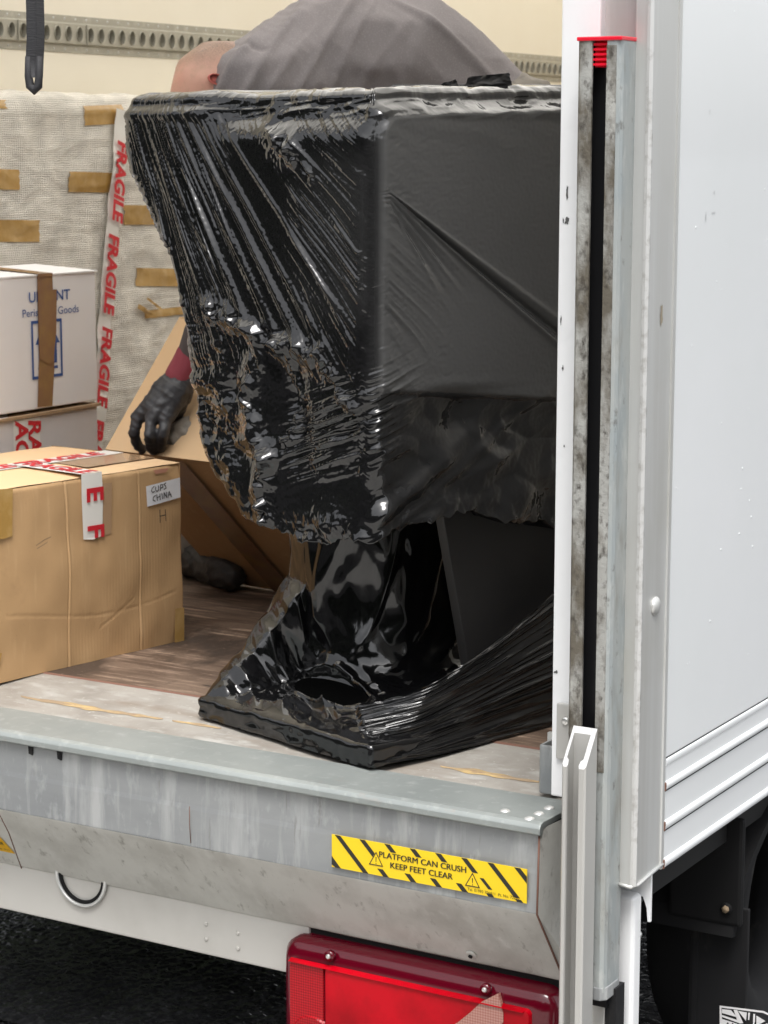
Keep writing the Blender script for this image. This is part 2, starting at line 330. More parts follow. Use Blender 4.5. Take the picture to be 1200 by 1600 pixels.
# blanket: woven packing wrap
def weave():
    m = bpy.data.materials.new('woven_packing_blanket'); m.use_nodes = True; t = m.node_tree; b = t.nodes['Principled BSDF']
    L = t.links.new; N = t.nodes.new; tc = N('ShaderNodeTexCoord')
    b.inputs['Roughness'].default_value = .8
    hs_ = []
    for ax, scl in (('Y', 52), ('Z', 62)):
        wv = N('ShaderNodeTexWave'); wv.wave_type = 'BANDS'; wv.bands_direction = ax; wv.inputs['Scale'].default_value = scl
        wv.inputs['Distortion'].default_value = 3.0; wv.inputs['Detail'].default_value = 2; wv.inputs['Detail Scale'].default_value = .7
        L(tc.outputs['Object'], wv.inputs[0]); hs_.append(wv.outputs['Fac'])
    mx = N('ShaderNodeMath'); mx.operation = 'MAXIMUM'; L(hs_[0], mx.inputs[0]); L(hs_[1], mx.inputs[1])
    n1 = N('ShaderNodeTexNoise'); n1.inputs['Scale'].default_value = 14; n1.inputs['Detail'].default_value = 8; L(tc.outputs['Object'], n1.inputs[0])
    cr = N('ShaderNodeMix'); cr.data_type = 'RGBA'; L(mx.outputs[0], cr.inputs[0]); cr.inputs[6].default_value = (.56, .515, .44, 1); cr.inputs[7].default_value = (.88, .84, .76, 1)
    c2 = N('ShaderNodeMix'); c2.data_type = 'RGBA'; c2.blend_type = 'MULTIPLY'; c2.inputs[0].default_value = 1
    mr = N('ShaderNodeMapRange'); mr.inputs['From Min'].default_value = .35; mr.inputs['From Max'].default_value = .65; mr.inputs['To Min'].default_value = .82; mr.inputs['To Max'].default_value = 1.05
    L(n1.outputs['Fac'], mr.inputs[0]); L(cr.outputs[2], c2.inputs[6]); L(mr.outputs[0], c2.inputs[7]); L(c2.outputs[2], b.inputs['Base Color'])
    bp = N('ShaderNodeBump'); bp.inputs['Strength'].default_value = .8; bp.inputs['Distance'].default_value = .003; L(mx.outputs[0], bp.inputs['Height'])
    b2 = N('ShaderNodeBump'); b2.inputs['Strength'].default_value = .5; b2.inputs['Distance'].default_value = .012; L(n1.outputs['Fac'], b2.inputs['Height']); L(bp.outputs[0], b2.inputs['Normal'])
    L(b2.outputs[0], b.inputs['Normal']); return m
M['weave'] = weave()
def roofmat():
    m = bpy.data.materials.new('translucent_roof_sheet'); m.use_nodes = True; t = m.node_tree; t.nodes.clear()
    o = t.nodes.new('ShaderNodeOutputMaterial'); a = t.nodes.new('ShaderNodeBsdfTranslucent'); d = t.nodes.new('ShaderNodeBsdfDiffuse'); x = t.nodes.new('ShaderNodeMixShader')
    a.inputs[0].default_value = (.98, .95, .88, 1); d.inputs[0].default_value = (.85, .82, .74, 1); x.inputs[0].default_value = .12
    t.links.new(a.outputs[0], x.inputs[1]); t.links.new(d.outputs[0], x.inputs[2]); t.links.new(x.outputs[0], o.inputs[0]); return m
M['roof'] = roofmat()
def filmmat(name, col, rough, spec=.5):
    m = mat(name, col, rough, 0, layers=[(3, tuple(c*1.8 for c in col), .45, .75, I3)], bump=[(45, .10, I3, .003)], spec=spec)
    return m
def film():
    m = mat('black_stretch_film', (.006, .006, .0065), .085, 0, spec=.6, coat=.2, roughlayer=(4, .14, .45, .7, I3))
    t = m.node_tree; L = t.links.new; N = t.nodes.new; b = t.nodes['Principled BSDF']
    at_ = N('ShaderNodeAttribute'); at_.attribute_name = 'taut_reflection'
    mx = N('ShaderNodeMix'); mx.data_type = 'RGBA'; L(at_.outputs['Fac'], mx.inputs[0]); mx.inputs[6].default_value = (.006, .006, .0065, 1); mx.inputs[7].default_value = (.058, .058, .058, 1)  # grey of the reflected wall painted into the base colour
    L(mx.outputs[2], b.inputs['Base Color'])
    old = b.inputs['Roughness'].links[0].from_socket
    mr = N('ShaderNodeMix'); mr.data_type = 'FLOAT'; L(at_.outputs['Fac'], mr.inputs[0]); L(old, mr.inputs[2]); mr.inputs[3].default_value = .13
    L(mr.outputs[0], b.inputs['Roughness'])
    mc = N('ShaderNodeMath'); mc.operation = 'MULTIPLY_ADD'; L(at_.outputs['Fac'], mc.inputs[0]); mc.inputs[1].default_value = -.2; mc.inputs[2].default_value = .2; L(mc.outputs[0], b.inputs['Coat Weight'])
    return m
M['film'] = film()
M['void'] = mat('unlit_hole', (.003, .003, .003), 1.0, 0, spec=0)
M['board'] = mat('matt_dark_board', (.020, .019, .019), .55)

# ------------------------------------------------------------------ ground
g = mk('road', [(-400, -400, 0), (400, -400, 0), (400, 400, 0), (-400, 400, 0)], [(0, 1, 2, 3)], M['asphalt']); g['kind'] = 'structure'

# coarse wet aggregate where the road shows under the truck: real pebbly relief
def aggregate(x0, x1, y0, y1, stp, cell):
    X, Y = np.meshgrid(np.arange(x0, x1, stp), np.arange(y0, y1, stp)); u, v = X/cell, Y/cell; iu, iv = np.floor(u), np.floor(v)
    best = np.full(X.shape, 9.0); hid = np.zeros(X.shape)
    for du in (-1, 0, 1):
        for dv in (-1, 0, 1):
            cu, cv = iu+du, iv+dv; jx, jy = cu+.15+.7*_h(cu, cv, 5), cv+.15+.7*_h(cu, cv, 6); d = np.hypot(u-jx, v-jy)/(.75+.5*_h(cu, cv, 7)); m_ = d < best
            best = np.where(m_, d, best); hid = np.where(m_, _h(cu, cv, 8), hid)
    edge = np.minimum(sm(X, x0, x0+.05), 1-sm(X, x1-.05, x1))*np.minimum(sm(Y, y0, y0+.05), 1-sm(Y, y1-.05, y1))
    Z = .0045 + edge*(.0045*np.sqrt(np.clip(1-(best/.75)**2, 0, 1))*(.4+.8*hid) + .003*pn(X*6, Y*6, 9))
    return np.stack([X, Y, Z], -1)
ag = mkgrid('road_aggregate', aggregate(-1.95, .35, .35, 2.35, .0042, .0125), M['aggregate'], g); ag['kind'] = 'stuff'
g2 = box('bounce_pavement', (-2.8, -3.2, -.02), (6, -.22, .012), M['concrete']); g2['kind'] = 'structure'  # unseen pale strip added to bounce light up onto the skirt
# unseen tree-shaped screen added to block low sky and darken film reflections
def added_tree_screen():
    th_ = np.linspace(math.radians(120), math.radians(335), 240); hh = np.linspace(0, 1, 26); A_, B_ = np.meshgrid(th_, hh)
    R_ = 15 + 1.6*pn(A_*14, B_*5, 201) + .7*facet(A_*40, B_*14, 202) + 3*B_**2; top = 8.2 + 1.8*pn(A_*7, 0*A_, 203) + .8*pn(A_*25, 0*A_, 204)
    return np.stack([1.0 + R_*np.cos(A_), R_*np.sin(A_)-1.5, B_*top + .3*facet(A_*60, B_*20, 205)*(B_ > .1)], -1)
M['tree_screen'] = mat('dark_tree_screen', (.045, .06, .028), .8, layers=[(1.5, (.02, .03, .012), .4, .6, I3), (6, (.075, .09, .04), .55, .75, I3)], bump=[(5, 1, I3, .2)])
tb_ = mkgrid('added_tree_screen', added_tree_screen(), M['tree_screen'], None, smooth=False); tb_['kind'] = 'stuff'
tb_['label'] = 'unseen tree-shaped screen added to block low sky'; tb_['category'] = 'trees'

# ------------------------------------------------------------------ the truck
T = thing('removal_truck', (0, 0, 0), 'white box removal truck with open rear, galvanised sill and tail lift column', 'truck')
XL, XR = -2.10, .14          # inner left wall, outer right side
ZF, ZR, YF = .70, 2.78, 4.7  # floor, roof, front bulkhead
SX0 = -2.14
# load floor and threshold
ply = box('load_floor', (XL, .357, .66), (.06, YF, ZF), M['ply'], T)
thr = mk('threshold_plate', [(SX0, .128, .692), (-.002, .128, .692), (-.002, .355, .699), (SX0, .355, .699), (SX0, .128, .66), (-.002, .128, .66), (-.002, .355, .66), (SX0, .355, .66)],
         [(0, 1, 2, 3), (4, 7, 6, 5), (0, 4, 5, 1), (1, 5, 6, 2), (2, 6, 7, 3), (3, 7, 4, 0)], M['threshold'], T)
mk('ply_edge_strip', [(SX0, .355, .699), (.05, .355, .699), (.05, .360, .7015), (SX0, .360, .7015), (SX0, .353, .66), (.05, .353, .66)], [(0, 1, 2, 3), (4, 5, 1, 0)], M['weld'], T)
def splinter(x0, x1, y, wdt, seed):
    n = 60; xs = np.linspace(x0, x1, n); k = np.sin(np.linspace(0, np.pi, n))**.4
    yc = y + .006*pn(xs*9, 0*xs, seed); hw = wdt*k*(.55 + .5*pn(xs*25, 0*xs+3, seed))
    P = np.zeros((5, n, 3))
    for r, t in enumerate((-1, -.5, 0, .5, 1)):
        P[r, :, 0] = xs; P[r, :, 1] = yc + t*hw; P[r, :, 2] = .6915 + (P[r, :, 1]-.128)*.0308 + .0016*(1-abs(t)) + .0012
    o = mkgrid('wood_splinter_strip', P, M['strip'], T)
splinter(-1.13, -.82, .212, .017, 3); splinter(-.80, -.70, .215, .010, 4); splinter(-.275, -.10, .205, .017, 5)
# galvanised sill: top plate with a rounded lip, vertical face, slanted skirt
prof = [(.132, .690), (.132, .6975), (.012, .7005), (.004, .698), (.0, .692), (.0, .684), (.004, .681), (.010, .681), (.012, .690)]
sill = extrude('sill_plate', prof, 0, SX0, 0.0, M['galv_top'], T, bev=.0015, seg=2)
def grid_profile(name, prof, x0, x1, n, m, matr, parent, amp=.0012, seed=1):
    """wide sheet bent along a (y,z) profile with slight dents"""
    pr = np.array(prof); d = np.r_[0, np.cumsum(np.hypot(*np.diff(pr, axis=0).T))]; t = np.linspace(0, d[-1], m)
    t = np.unique(np.r_[t, d]); m = len(t)
    yy, zz = np.interp(t, d, pr[:, 0]), np.interp(t, d, pr[:, 1]); xs = np.linspace(x0, x1, n)
    X, Y, Z = np.broadcast_to(xs, (m, n)), yy[:, None] + 0*xs, zz[:, None] + 0*xs
    Y = Y + amp*pn(X*4, Z*6, seed) + amp*.5*pn(X*13, Z*15, seed+1)
    return mkgrid(name, np.stack([X, Y, Z], -1), matr, parent, smooth=False)
face = grid_profile('sill_face', [(.012, .688), (.0100, .630), (.0088, .622), (.008, .562)], SX0, -.004, 220, 16, M['galv'], T, .0008, 5)
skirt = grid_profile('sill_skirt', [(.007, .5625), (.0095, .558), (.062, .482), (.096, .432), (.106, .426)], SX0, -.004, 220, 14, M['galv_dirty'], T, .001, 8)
# closing body behind the skin
extrude('sill_core', [(.018, .685), (.013, .562), (.102, .428), (.13, .428), (.13, .685)], 0, SX0, -.010, M['chassis'], T)
# end cap of the sill, folded plate with a rusty weld line
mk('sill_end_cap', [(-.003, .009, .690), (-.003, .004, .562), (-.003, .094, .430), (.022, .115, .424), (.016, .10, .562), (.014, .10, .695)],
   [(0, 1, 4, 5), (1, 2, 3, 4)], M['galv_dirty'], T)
tube('weld_seam', [(-.004, .007, .68), (-.0035, .002, .564), (.0, .093, .430), (.004, .102, .424)], .0016, M['weld'], T, 6)
tube('weld_seam', [(-1.0141,0.011,0.5558), (-1.0198,0.0422,0.5107), (-1.0449,0.1054,0.4192)], .0012, M['weld'], T, 6)
tube('weld_seam', [(-.62, .0095, .627), (-.618, .006, .60), (-.617, .0075, .568)], .0006, M['weld'], T, 5)
for x in (-0.9401, -0.8798):
    extrude('drain_notch', [(x-.004, .681), (x+.005, .681), (x+.0045, .665), (x-.003, .667)], 1, .008, .0125, M['black_matt'], T)
for q in ((-0.0249,0.017,0.7), (-0.024,0.0462,0.7), (-0.0238,0.0791,0.7), (-0.0721,0.0321,0.7)):
    cyl('rivet', (q[0], q[1], .6985), (0, 0, 1), .0085, .0012, M['alu_bright'], T, 18, dome=.0035)
q = (-0.1534,0.075,0.4482)
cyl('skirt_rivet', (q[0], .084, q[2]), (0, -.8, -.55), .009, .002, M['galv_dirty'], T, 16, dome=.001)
cyl('rivet_pin', (q[0], .081, q[2]-.002), (0, -.8, -.55), .0035, .002, M['black'], T, 10)
# warning sticker on the sill face
SO = (-.352, .0035, .5755); EX, EZ = (1, 0, .004), (0, 0, 1)
W_, H_ = .331, .0515
stk = box('warning_sticker', (0, 0, 0), (W_, .001, H_), M['yellow'], T, frame=((SO[0], SO[1], SO[2]), EX, (0, 1, 0), EZ))
def clip_stripe(u0, v0, v1, run=.050, wd=.0098):
    f = lambda v: u0 + run*(1 - v/H_)
    p = [(f(v1), v1), (f(v1)+wd, v1), (f(v0)+wd, v0), (f(v0), v0)]
    return [(min(max(a, 0), W_), b) for a, b in p]
pol = []
for k, u0 in enumerate((-.038, .0055, .049, .0925, .136, .1795, .223, .2665, .310)):
    if k == 0: pol.append([(0, 0), (.0145, 0), (0, .0165)] if False else [(0, .004), (0, .0175), (.0165, 0), (.0065, 0)])
    elif k in (1, 7): pol.append(clip_stripe(u0, 0 if k == 1 else .006, H_))
    elif k == 2: pol.append(clip_stripe(u0, .027, H_)); pol.append(clip_stripe(u0-.008, 0, .011))
    elif k == 6: pol.append(clip_stripe(u0, .032, H_)); pol.append(clip_stripe(u0+.006, .011, .026, wd=.007)); pol.append(clip_stripe(u0-.004, 0, .0045))
    elif k == 8: pol.append([(.310, H_), (.320, H_), (W_, H_-.011), (W_, H_-.0215)])
    else: pol.append(clip_stripe(u0, .040, H_)); pol.append(clip_stripe(u0-.004, 0, .0115))
pol.append([(.316, 0), (.316-.004, .004), (.322, .004), (.326, 0)])
for p_ in pol: plate2d('hazard_stripe', [p_], SO, EX, EZ, M['sticker_black'], stk, .0004)
def tri(cx, cy, s):
    out, inn = [], []
    for k in range(3):
        a = math.pi/2 + k*2*math.pi/3; out.append((cx+s*math.cos(a), cy+s*math.sin(a))); inn.append((cx+s*.80*math.cos(a), cy+s*.80*math.sin(a)))
    ps = [[out[k], inn[k], inn[(k+1) % 3], out[(k+1) % 3]] for k in range(3)]
    ps.append([(cx-.0009, cy+.006), (cx-.0005, cy-.002), (cx+.0005, cy-.002), (cx+.0009, cy+.006)])
    ps.append([(cx-.0008, cy-.0035), (cx-.0008, cy-.005), (cx+.0008, cy-.005), (cx+.0008, cy-.0035)])
    return ps
for cx, cy in ((.0785, .0225), (.2425, .0175)):
    plate2d('triangle_ground', [[(cx+.0150*math.cos(math.pi/2+k*2.0944), cy+.0150*math.sin(math.pi/2+k*2.0944)) for k in range(3)]], SO, EX, EZ, M['yellow'], stk, .0006)
    plate2d('warning_triangle', tri(cx, cy, .0145), SO, EX, EZ, M['sticker_black'], stk, .0008)
def at(o, u, v): return (o[0]+u, o[1], o[2]+u*.004+v)
for dx_ in (-.00035, 0, .00035):
    text('lettering', 'PLATFORM CAN CRUSH', at(SO, .158+dx_, .0335), EX, EZ, .0130, M['sticker_black'], stk, .0008+dx_*.1, sx=1.06)
    text('lettering', 'KEEP FEET CLEAR', at(SO, .156+dx_, .0195), EX, EZ, .0130, M['sticker_black'], stk, .0008+dx_*.1, sx=1.06)
text('small_print', 'Tel. 01993 706811  Pt. No. 72292', at(SO, .277, .0055), EX, EZ, .0062, M['sticker_black'], stk, .0008)
# cropped amber sticker at the far left of the skirt
d_ = Vector((0, .062-.0095, .482-.558)).normalized()
o2 = Vector((-1.0347,0.0762,0.4614)); up_ = -d_; nrm = Vector((1, 0, 0)).cross(up_)
s2 = plate2d('amber_sticker', [[(-.16, 0), (0, 0), (-.012, .040), (-.017, .052), (-.16, .052)]], o2, (1, 0, 0), up_, M['yellow2'], T, .0015)
text('lettering', 'FINGERS CLEAR OF COVER', o2 + Vector((-.013, 0, 0)) + up_*.024, (1, 0, 0), up_, .0095, M['sticker_black'], s2, .0022, bold=.02, align='RIGHT')
text('small_print', 'Pt. No. 72311', o2 + Vector((-.006, 0, 0)) + up_*.008, (1, 0, 0), up_, .006, M['sticker_black'], s2, .0022, align='RIGHT')
# bumper beam with a hung ring
bmp = extrude('bumper_beam', [(.100, .345), (.100, .43), (.112, .445), (.15, .445), (.15, .352), (.112, .343)], 0, SX0, -.455, M['bumper'], T, bev=.003)
rp = [(-.909 + .0515*math.cos(t), .0945, .4365 + .0515*math.sin(t)) for t in np.linspace(0, 2*math.pi, 49)[:-1]]
tube('bumper_ring', rp, .0034, M['alu'], T, 10, closed=True)
tube('ring_seal', [(p[0]*1.0 + (-.909-p[0])*.12, .0968, p[2] + (.4365-p[2])*.12) for p in rp], .0032, M['black'], T, 8, closed=True)
for q in ((-.655, .398), (-.655, .372), (-.592, .394), (-.592, .368)): cyl('bumper_bolt', (q[0], .1, q[1]), (0, -1, 0), .004, .0015, M['bumper'], T, 12, dome=.001)

# --- tail lamp
lx0, lx1, lz0, lz1 = -.487, -.002, .225, .419
def rrect(x0, x1, z0, z1, r, n=7):
    p = []
    for cx, cz, a0 in ((x1-r, z1-r, 0), (x0+r, z1-r, 90), (x0+r, z0+r, 180), (x1-r, z0+r, 270)):
        for k in range(n):
            a = math.radians(a0 + 90*k/(n-1)); p.append((cx+r*math.cos(a), cz+r*math.sin(a)))
    return p
def lamp_shell(name, rings, mt, par):
    V, F = [], []; n = None
    for (pts, y) in rings:
        n = len(pts); V += [(p[0], y, p[1]) for p in pts]
    for i in range(len(rings)-1):
        for k in range(n): F.append((i*n+k, i*n+(k+1) % n, (i+1)*n+(k+1) % n, (i+1)*n+k))
    F.append(list(range((len(rings)-1)*n, len(rings)*n)))
    return mk(name, V, F, mt, par, smooth=False)
lamp = lamp_shell('tail_lamp', [(rrect(lx0, lx1, lz0, lz1, .03), .150), (rrect(lx0, lx1, lz0, lz1, .03), .083), (rrect(lx0+.006, lx1-.006, lz0+.006, lz1-.008, .028), .072),
        (rrect(lx0+.014, lx1-.030, lz0+.016, lz1-.024, .022), .066)], M['lens_dark'], T)
for p in lamp.data.polygons: p.use_smooth = True
lens = lamp_shell('main_lens', [(rrect(lx0+.085, lx1-.038, lz0+.02, lz1-.028, .008), .068), (rrect(lx0+.087, lx1-.042, lz0+.02, lz1-.032, .008), .0605)], M['lens'], lamp)
M['lens_grid'] = mat('patterned_red_lens', (.46, .004, .012), .2, 0, spec=.2, coat=.15, layers=[(230, (.20, .0, .004), .3, .6, (1, .01, 1), 'g')], bump=[(230, .35, (1, .01, 1), .002, 'g')])
lamp_shell('reflector_lens', [(rrect(lx0+.018, lx0+.082, lz0+.02, lz1-.030, .008), .068), (rrect(lx0+.020, lx0+.082, lz0+.02, lz1-.033, .008), .0615)], M['lens_grid'], lamp)
M['lens_pink'] = mat('diffusing_lens', (.40, .008, .014), .25, 0, spec=.2, coat=.1, layers=[(230, (.20, .0, .004), .3, .6, (1, .01, 1), 'g')], bump=[(230, .35, (1, .01, 1), .002, 'g')])
cir = [(lx0+.062+.040*math.cos(t), .262+.040*math.sin(t)) for t in np.linspace(0, 2*math.pi, 33)[:-1]]
lamp_shell('round_lens', [(cir, .063), ([(lx0+.062+(a-lx0-.062)*.92, .262+(b-.262)*.92) for a, b in cir], .0585)], M['lens_pink'], lamp)
pale = [(-0.0945,0.4064), (-0.1225,0.3875), (-0.1408,0.3675), (-0.1626,0.3466), (-0.1902,0.3264), (-0.2237,0.3058), (-0.1788,0.2795), (-0.1132,0.3297), (-0.0854,0.3629), (-0.0856,0.376)]
V = [(a, .0585, b) for a, b in pale] + [(a, .066, b) for a, b in pale]; n = len(pale)
M['lens_pale2'] = mat('pale_diffusing_lens', (.42, .21, .17), .25, 0, coat=.3, layers=[(230, (.30, .11, .09), .3, .6, (1, .01, 1), 'g')], bump=[(230, .35, (1, .01, 1), .002, 'g')])
mk('pale_lens', V, [list(range(n))] + [(k, (k+1) % n, n+(k+1) % n, n+k) for k in range(n)], M['lens_pale2'], lamp)
mk('lamp_ridge', [(lx0+.02, .0655, lz1-.030), (lx1-.05, .0655, lz1-.030), (lx1-.05, .056, lz1-.0335), (lx0+.02, .056, lz1-.0335), (lx1-.05, .0655, lz1-.037), (lx0+.02, .0655, lz1-.037)],
   [(0, 3, 2, 1), (3, 5, 4, 2)], M['lens'], lamp)
for q in ((-0.3923,0.056,0.4069), (-0.1167,0.056,0.4082)):
    cyl('screw_boss', (q[0], .066, q[2]), (0, -1, 0), .0085, .008, M['lens_dark'], lamp, 18)
    cyl('screw', (q[0], .058, q[2]), (0, -1, 0), .0042, .003, M['screw'], lamp, 14, dome=.001)
box('lamp_bracket', (-.455, .105, .20), (.005, .16, .465), M['chassis'], T)

# --- rear frame on the right: white inner post, galvanised lift column with slot, aluminium corner post
post = box('door_post', (.002, .030, .735), (.060, .11, ZR), M['white'], T, bev=.003)
CF = -.030      # front of the column
cx0, cx1, cx2, cx3, CB = .0555, .0765, .0985, .119, .02
zc0, zc1 = 0.4676, 1.792
lipL = extrude('column_flange', [(cx0, .024), (cx0, CF+.004), (cx0+.004, CF), (cx1, CF), (cx1, CF+.004), (cx0+.004, CF+.004), (cx0+.004, .024)], 2, .79, zc1, M['lip'], T)
colR = extrude('lift_column', [(cx2, CF+.0045), (cx2, CF), (cx3-.008, CF), (cx3-.0025, CF+.0025), (cx3, CF+.008), (cx3, CB), (cx3-.0045, CB), (cx3-.0045, CF+.009), (cx3-.006, CF+.006), (cx3-.009, CF+.0045)],
               2, zc0+.012, zc1, M['column'], T)
box('column_grime_strip', (cx2-.0004, CF-.0009, .80), (cx2+.0135, CF+.003, zc1-.006), M['lip'], T)
# the lower front of the column is solid between the flanges
box('column_lower_face', (cx1-.006, CF+.0015, zc0+.004), (cx2, CF+.012, .80), M['column'], T)
extrude('column_foot', [(cx0+.022, CF+.003), (cx2, CF-.001), (cx3-.006, CF-.001), (cx3+.001, CF+.008), (cx3+.001, CB), (cx0+.022, CB)], 2, zc0, zc0+.02, M['galv'], T, bev=.002)
box('column_slot', (cx0+.005, CF+.022, .45), (cx3-.006, CB+.002, zc1-.004), M['slot'], T)
cap = extrude('column_cap', [(cx0-.001, CF-.002), (cx3+.001, CF-.002), (cx3+.001, CB), (cx0-.001, CB)], 2, zc1, zc1+.0055, M['red_cap'], T, bev=.0015)
for k in range(5): box('cap_fin', (cx1+.0005, CF+.003, zc1-.006-k*.0065), (cx2-.0005, CF+.018, zc1-.003-k*.0065), M['red_cap'], cap)
box('cap_stem', (cx1+.001, CF+.008, zc1-.034), (cx2-.001, CF+.02, zc1), M['red_cap'], cap)
# aluminium corner post
AY0, AY1 = .015, 0.1168
zb = 0.627
apost = extrude('corner_post', [(.05, AY0+.03), (.118, AY0+.03), (.118, AY0), (.1365, AY0), (XR+.001, AY0+.004), (XR+.001, AY1), (.06, AY1)], 2, zb, ZR, M['alu'], T, bev=.0015)
extrude('post_edge_bead', [(.1355, AY0-.001), (.1395, AY0-.0005), (XR+.003, AY0+.0035), (XR+.003, AY0+.007), (XR, AY0+.007), (.1355, AY0+.002)], 2, zb, ZR, M['alu_bright'], T)
extrude('post_edge_bead', [(XR, AY1-.012), (XR+.003, AY1-.011), (XR+.003, AY1-.002), (XR, AY1)], 2, zb, ZR, M['alu'], T)
q = (0.142,0.068,1.0212)
cyl('post_rivet', (XR+.0005, q[1], q[2]), (1, 0, 0), .0135, .003, M['alu'], T, 24, dome=.004)
# post bottom closing strip and clamp
q = (0.1351,0.015,0.6335)
tube('post_bottom_weld', [(.116, AY0-.001, zb+.001), (.137, AY0-.001, zb-.001), (XR+.002, AY0+.01, zb), (XR+.002, AY1-.004, zb+.006)], .0028, M['alu'], T, 8)
# white gloss side wall with ribbed lower rail
side = box('side_panel', (XR-.035, AY1-.004, .655), (XR-.002, YF, ZR), M['panel'], T)
zr = [0.7879, 0.7541, 0.6956, 0.6387]
zr2 = [0.7763, 0.7414, 0.6819, 0.6249]
skb = zr2[3]-.001
extrude('side_rail', [(XR-.004, skb+.002), (XR+.001, skb+.002), (XR+.001, zr[0]), (XR-.004, zr[0])], 1, AY1+.001, YF, M['panel'], T)
for k in range(4):
    a, b = zr[k], zr2[k]; h = a-b; pr = .0018 if k == 0 else .0038
    c = [(XR-.002, b)] + [(XR+.001+pr*math.sin(t), b + h*(.5-.5*math.cos(t))) for t in np.linspace(0, math.pi, 9)] + [(XR-.002, a)]
    extrude('rail_bead', c, 1, AY1+.0015, YF, M['panel'], T, smooth=False)
    if k in (1, 2): box('rail_joint', (XR, AY1+.0012, b-.0022), (XR+.0013, YF, b-.0006), M['black'], T)
    if k: box('bead_end_plug', (XR, AY1-.004, b), (XR+.004, AY1+.0012, a), M['weld'], T, bev=.001)
# aluminium lift rail in front of the column (two flanges, slanted cut top)
chp = [(.0700, -.040), (.0700, -.074), (.0725, -.0765), (.0775, -.0765), (.0785, -.074), (.0775, -.070), (.0740, -.068), (.0740, -.046), (.0990, -.046), (.0990, -.068),
       (.0955, -.070), (.0945, -.074), (.0960, -.0765), (.1035, -.0765), (.1060, -.074), (.1060, -.040)]
V, F = [], []; n = len(chp)
for zlo in (True, False):
    for a, b in chp: V.append((a, b, .05 if zlo else .815 + (b+.0765)*1.35))
for k in range(n): F.append((k, (k+1) % n, n+(k+1) % n, n+k))
for base in (0, n):   # caps as strips
    F += [(base+0, base+1, base+2, base+3, base+4, base+5, base+6), (base+0, base+6, base+7), (base+0, base+7, base+8, base+15), (base+8, base+9, base+15), (base+9, base+10, base+11, base+12, base+13, base+14, base+15)]
lr = mk('lift_rail', V, F, M['alu_rail'], T)
bm = bmesh.new(); bm.from_mesh(lr.data); bmesh.ops.recalc_face_normals(bm, faces=bm.faces); bm.to_mesh(lr.data); bm.free()
lr.data.materials.append(M['alu_bright'])
for p in lr.data.polygons:
    if p.normal.z > .3: p.material_index = 1
# folded steel bracket at the end of the threshold
q0, q1 = (-0.0719,0.14,0.7022), (-0.0359,0.14,0.7776)
bx0, bx1, bz0, bz1 = q0[0], q1[0], .700, 0.7738
br = extrude('stop_bracket', [(bx0, .142), (bx0+.003, .139), (bx1-.012, .139), (bx1-.009, .142), (bx1-.009, .146), (bx0+.004, .146), (bx0+.004, .23), (bx0, .23)], 2, bz0, bz1, M['galv'], T, bev=.0012)
box('bracket_arm', (bx0+.004, .225, bz0+.01), (.04, .231, bz1+.004), M['galv'], T)
box('bracket_foot', (bx1-.02, .15, .698), (.03, .20, .712), M['alu_rail'], T, bev=.002)
box('bracket_tab', (-0.0861, .196, .735), (-0.0635, .204, 0.7782), M['alu'], T, bev=.001)
box('post_shoe', (.012, .024, 0.7929), (.050, .05, 0.8745), M['alu_rail'], T, bev=.002)
q = (0.0274,0.022,0.8502)
cyl('shoe_bolt', (q[0], .024, q[2]), (0, -1, 0), .006, .003, M['screw'], T, 12, dome=.001)
# lower parts under the post
wx0, wx1 = 0.1044, 0.1292
box('lower_white_post', (wx0-.03, .045, .05), (wx1, .075, 0.5996), M['white'], T, bev=.009, seg=4)
pz0, pz1 = 0.5547, zb-.002
px1 = 0.1391
extrude('notched_plate', [(.09, pz1), (px1, pz1), (px1, pz0), (px1-.004, pz0), (px1-.006, pz1-.050), (px1-.012, pz1-.034), (px1-.020, pz1-.034), (px1-.026, pz1-.05), (px1-.027, pz1-.10), (.09, pz1-.10)],
        1, .080, .085, M['white'], T)
box('lower_rail', (0.0824, .0, .05), (0.1064, .02, zc0+.01), M['alu'], T, bev=.001)
box('rubber_strip', (0.1074, .0, .05), (0.1233, .03, zc0+.01), M['black_matt'], T)
q = (0.1047,0.12,0.518)
cyl('bolt_head', q, (0.3, -1, 0), .005, .006, M['screw'], T, 12, dome=.002)
# undercarriage
box('chassis_floor', (SX0, .13, .56), (XR-.04, YF, .655), M['chassis'], T)
box('chassis_rail', (-.62, .16, .36), (-.50, YF, .52), M['chassis'], T); box('chassis_rail', (-1.55, .16, .36), (-1.43, YF, .52), M['chassis'], T)
box('underrun_bar', (-.50, .17, .30), (-.06, .2, .50), M['chassis'], T)
mgx0 = 0.0188
# mudguard: arched black plastic with a flat skirt and a hanging flap
arc = []
yc, zcn, Rr = .86, .36, .40
for t in np.linspace(170, 10, 22): arc.append((yc + Rr*math.cos(math.radians(t)), zcn + Rr*.62*math.sin(math.radians(t))))
inn = [(yc + (y-yc)*.955, zcn + (z-zcn)*.93) for y, z in arc]
extrude('mudguard', arc + inn[::-1], 0, -.14, .115, M['black'], T, smooth=False)
fx0, fx1 = 0.0296, .13
box('mudguard_skirt', (0.0028, .47, 0.4198), (.128, .485, .60), M['black'], T, bev=.006)
q = (0.1035,0.468,0.4491)
cyl('skirt_bolt', (q[0], .47, q[2]), (0, -1, 0), .010, .003, M['black'], T, 16); cyl('bolt_head', (q[0], .467, q[2]), (0, -1, 0), .0062, .004, M['strip'], T, 6)
mf = box('mud_flap', (fx0, .50, .10), (fx1, .508, 0.4121+.03), M['black_matt'], T, bev=.002)
box('flap_rib', (fx0+.0065, .4975, .10), (fx0+.016, .5005, 0.4121-.01), M['black_matt'], mf)
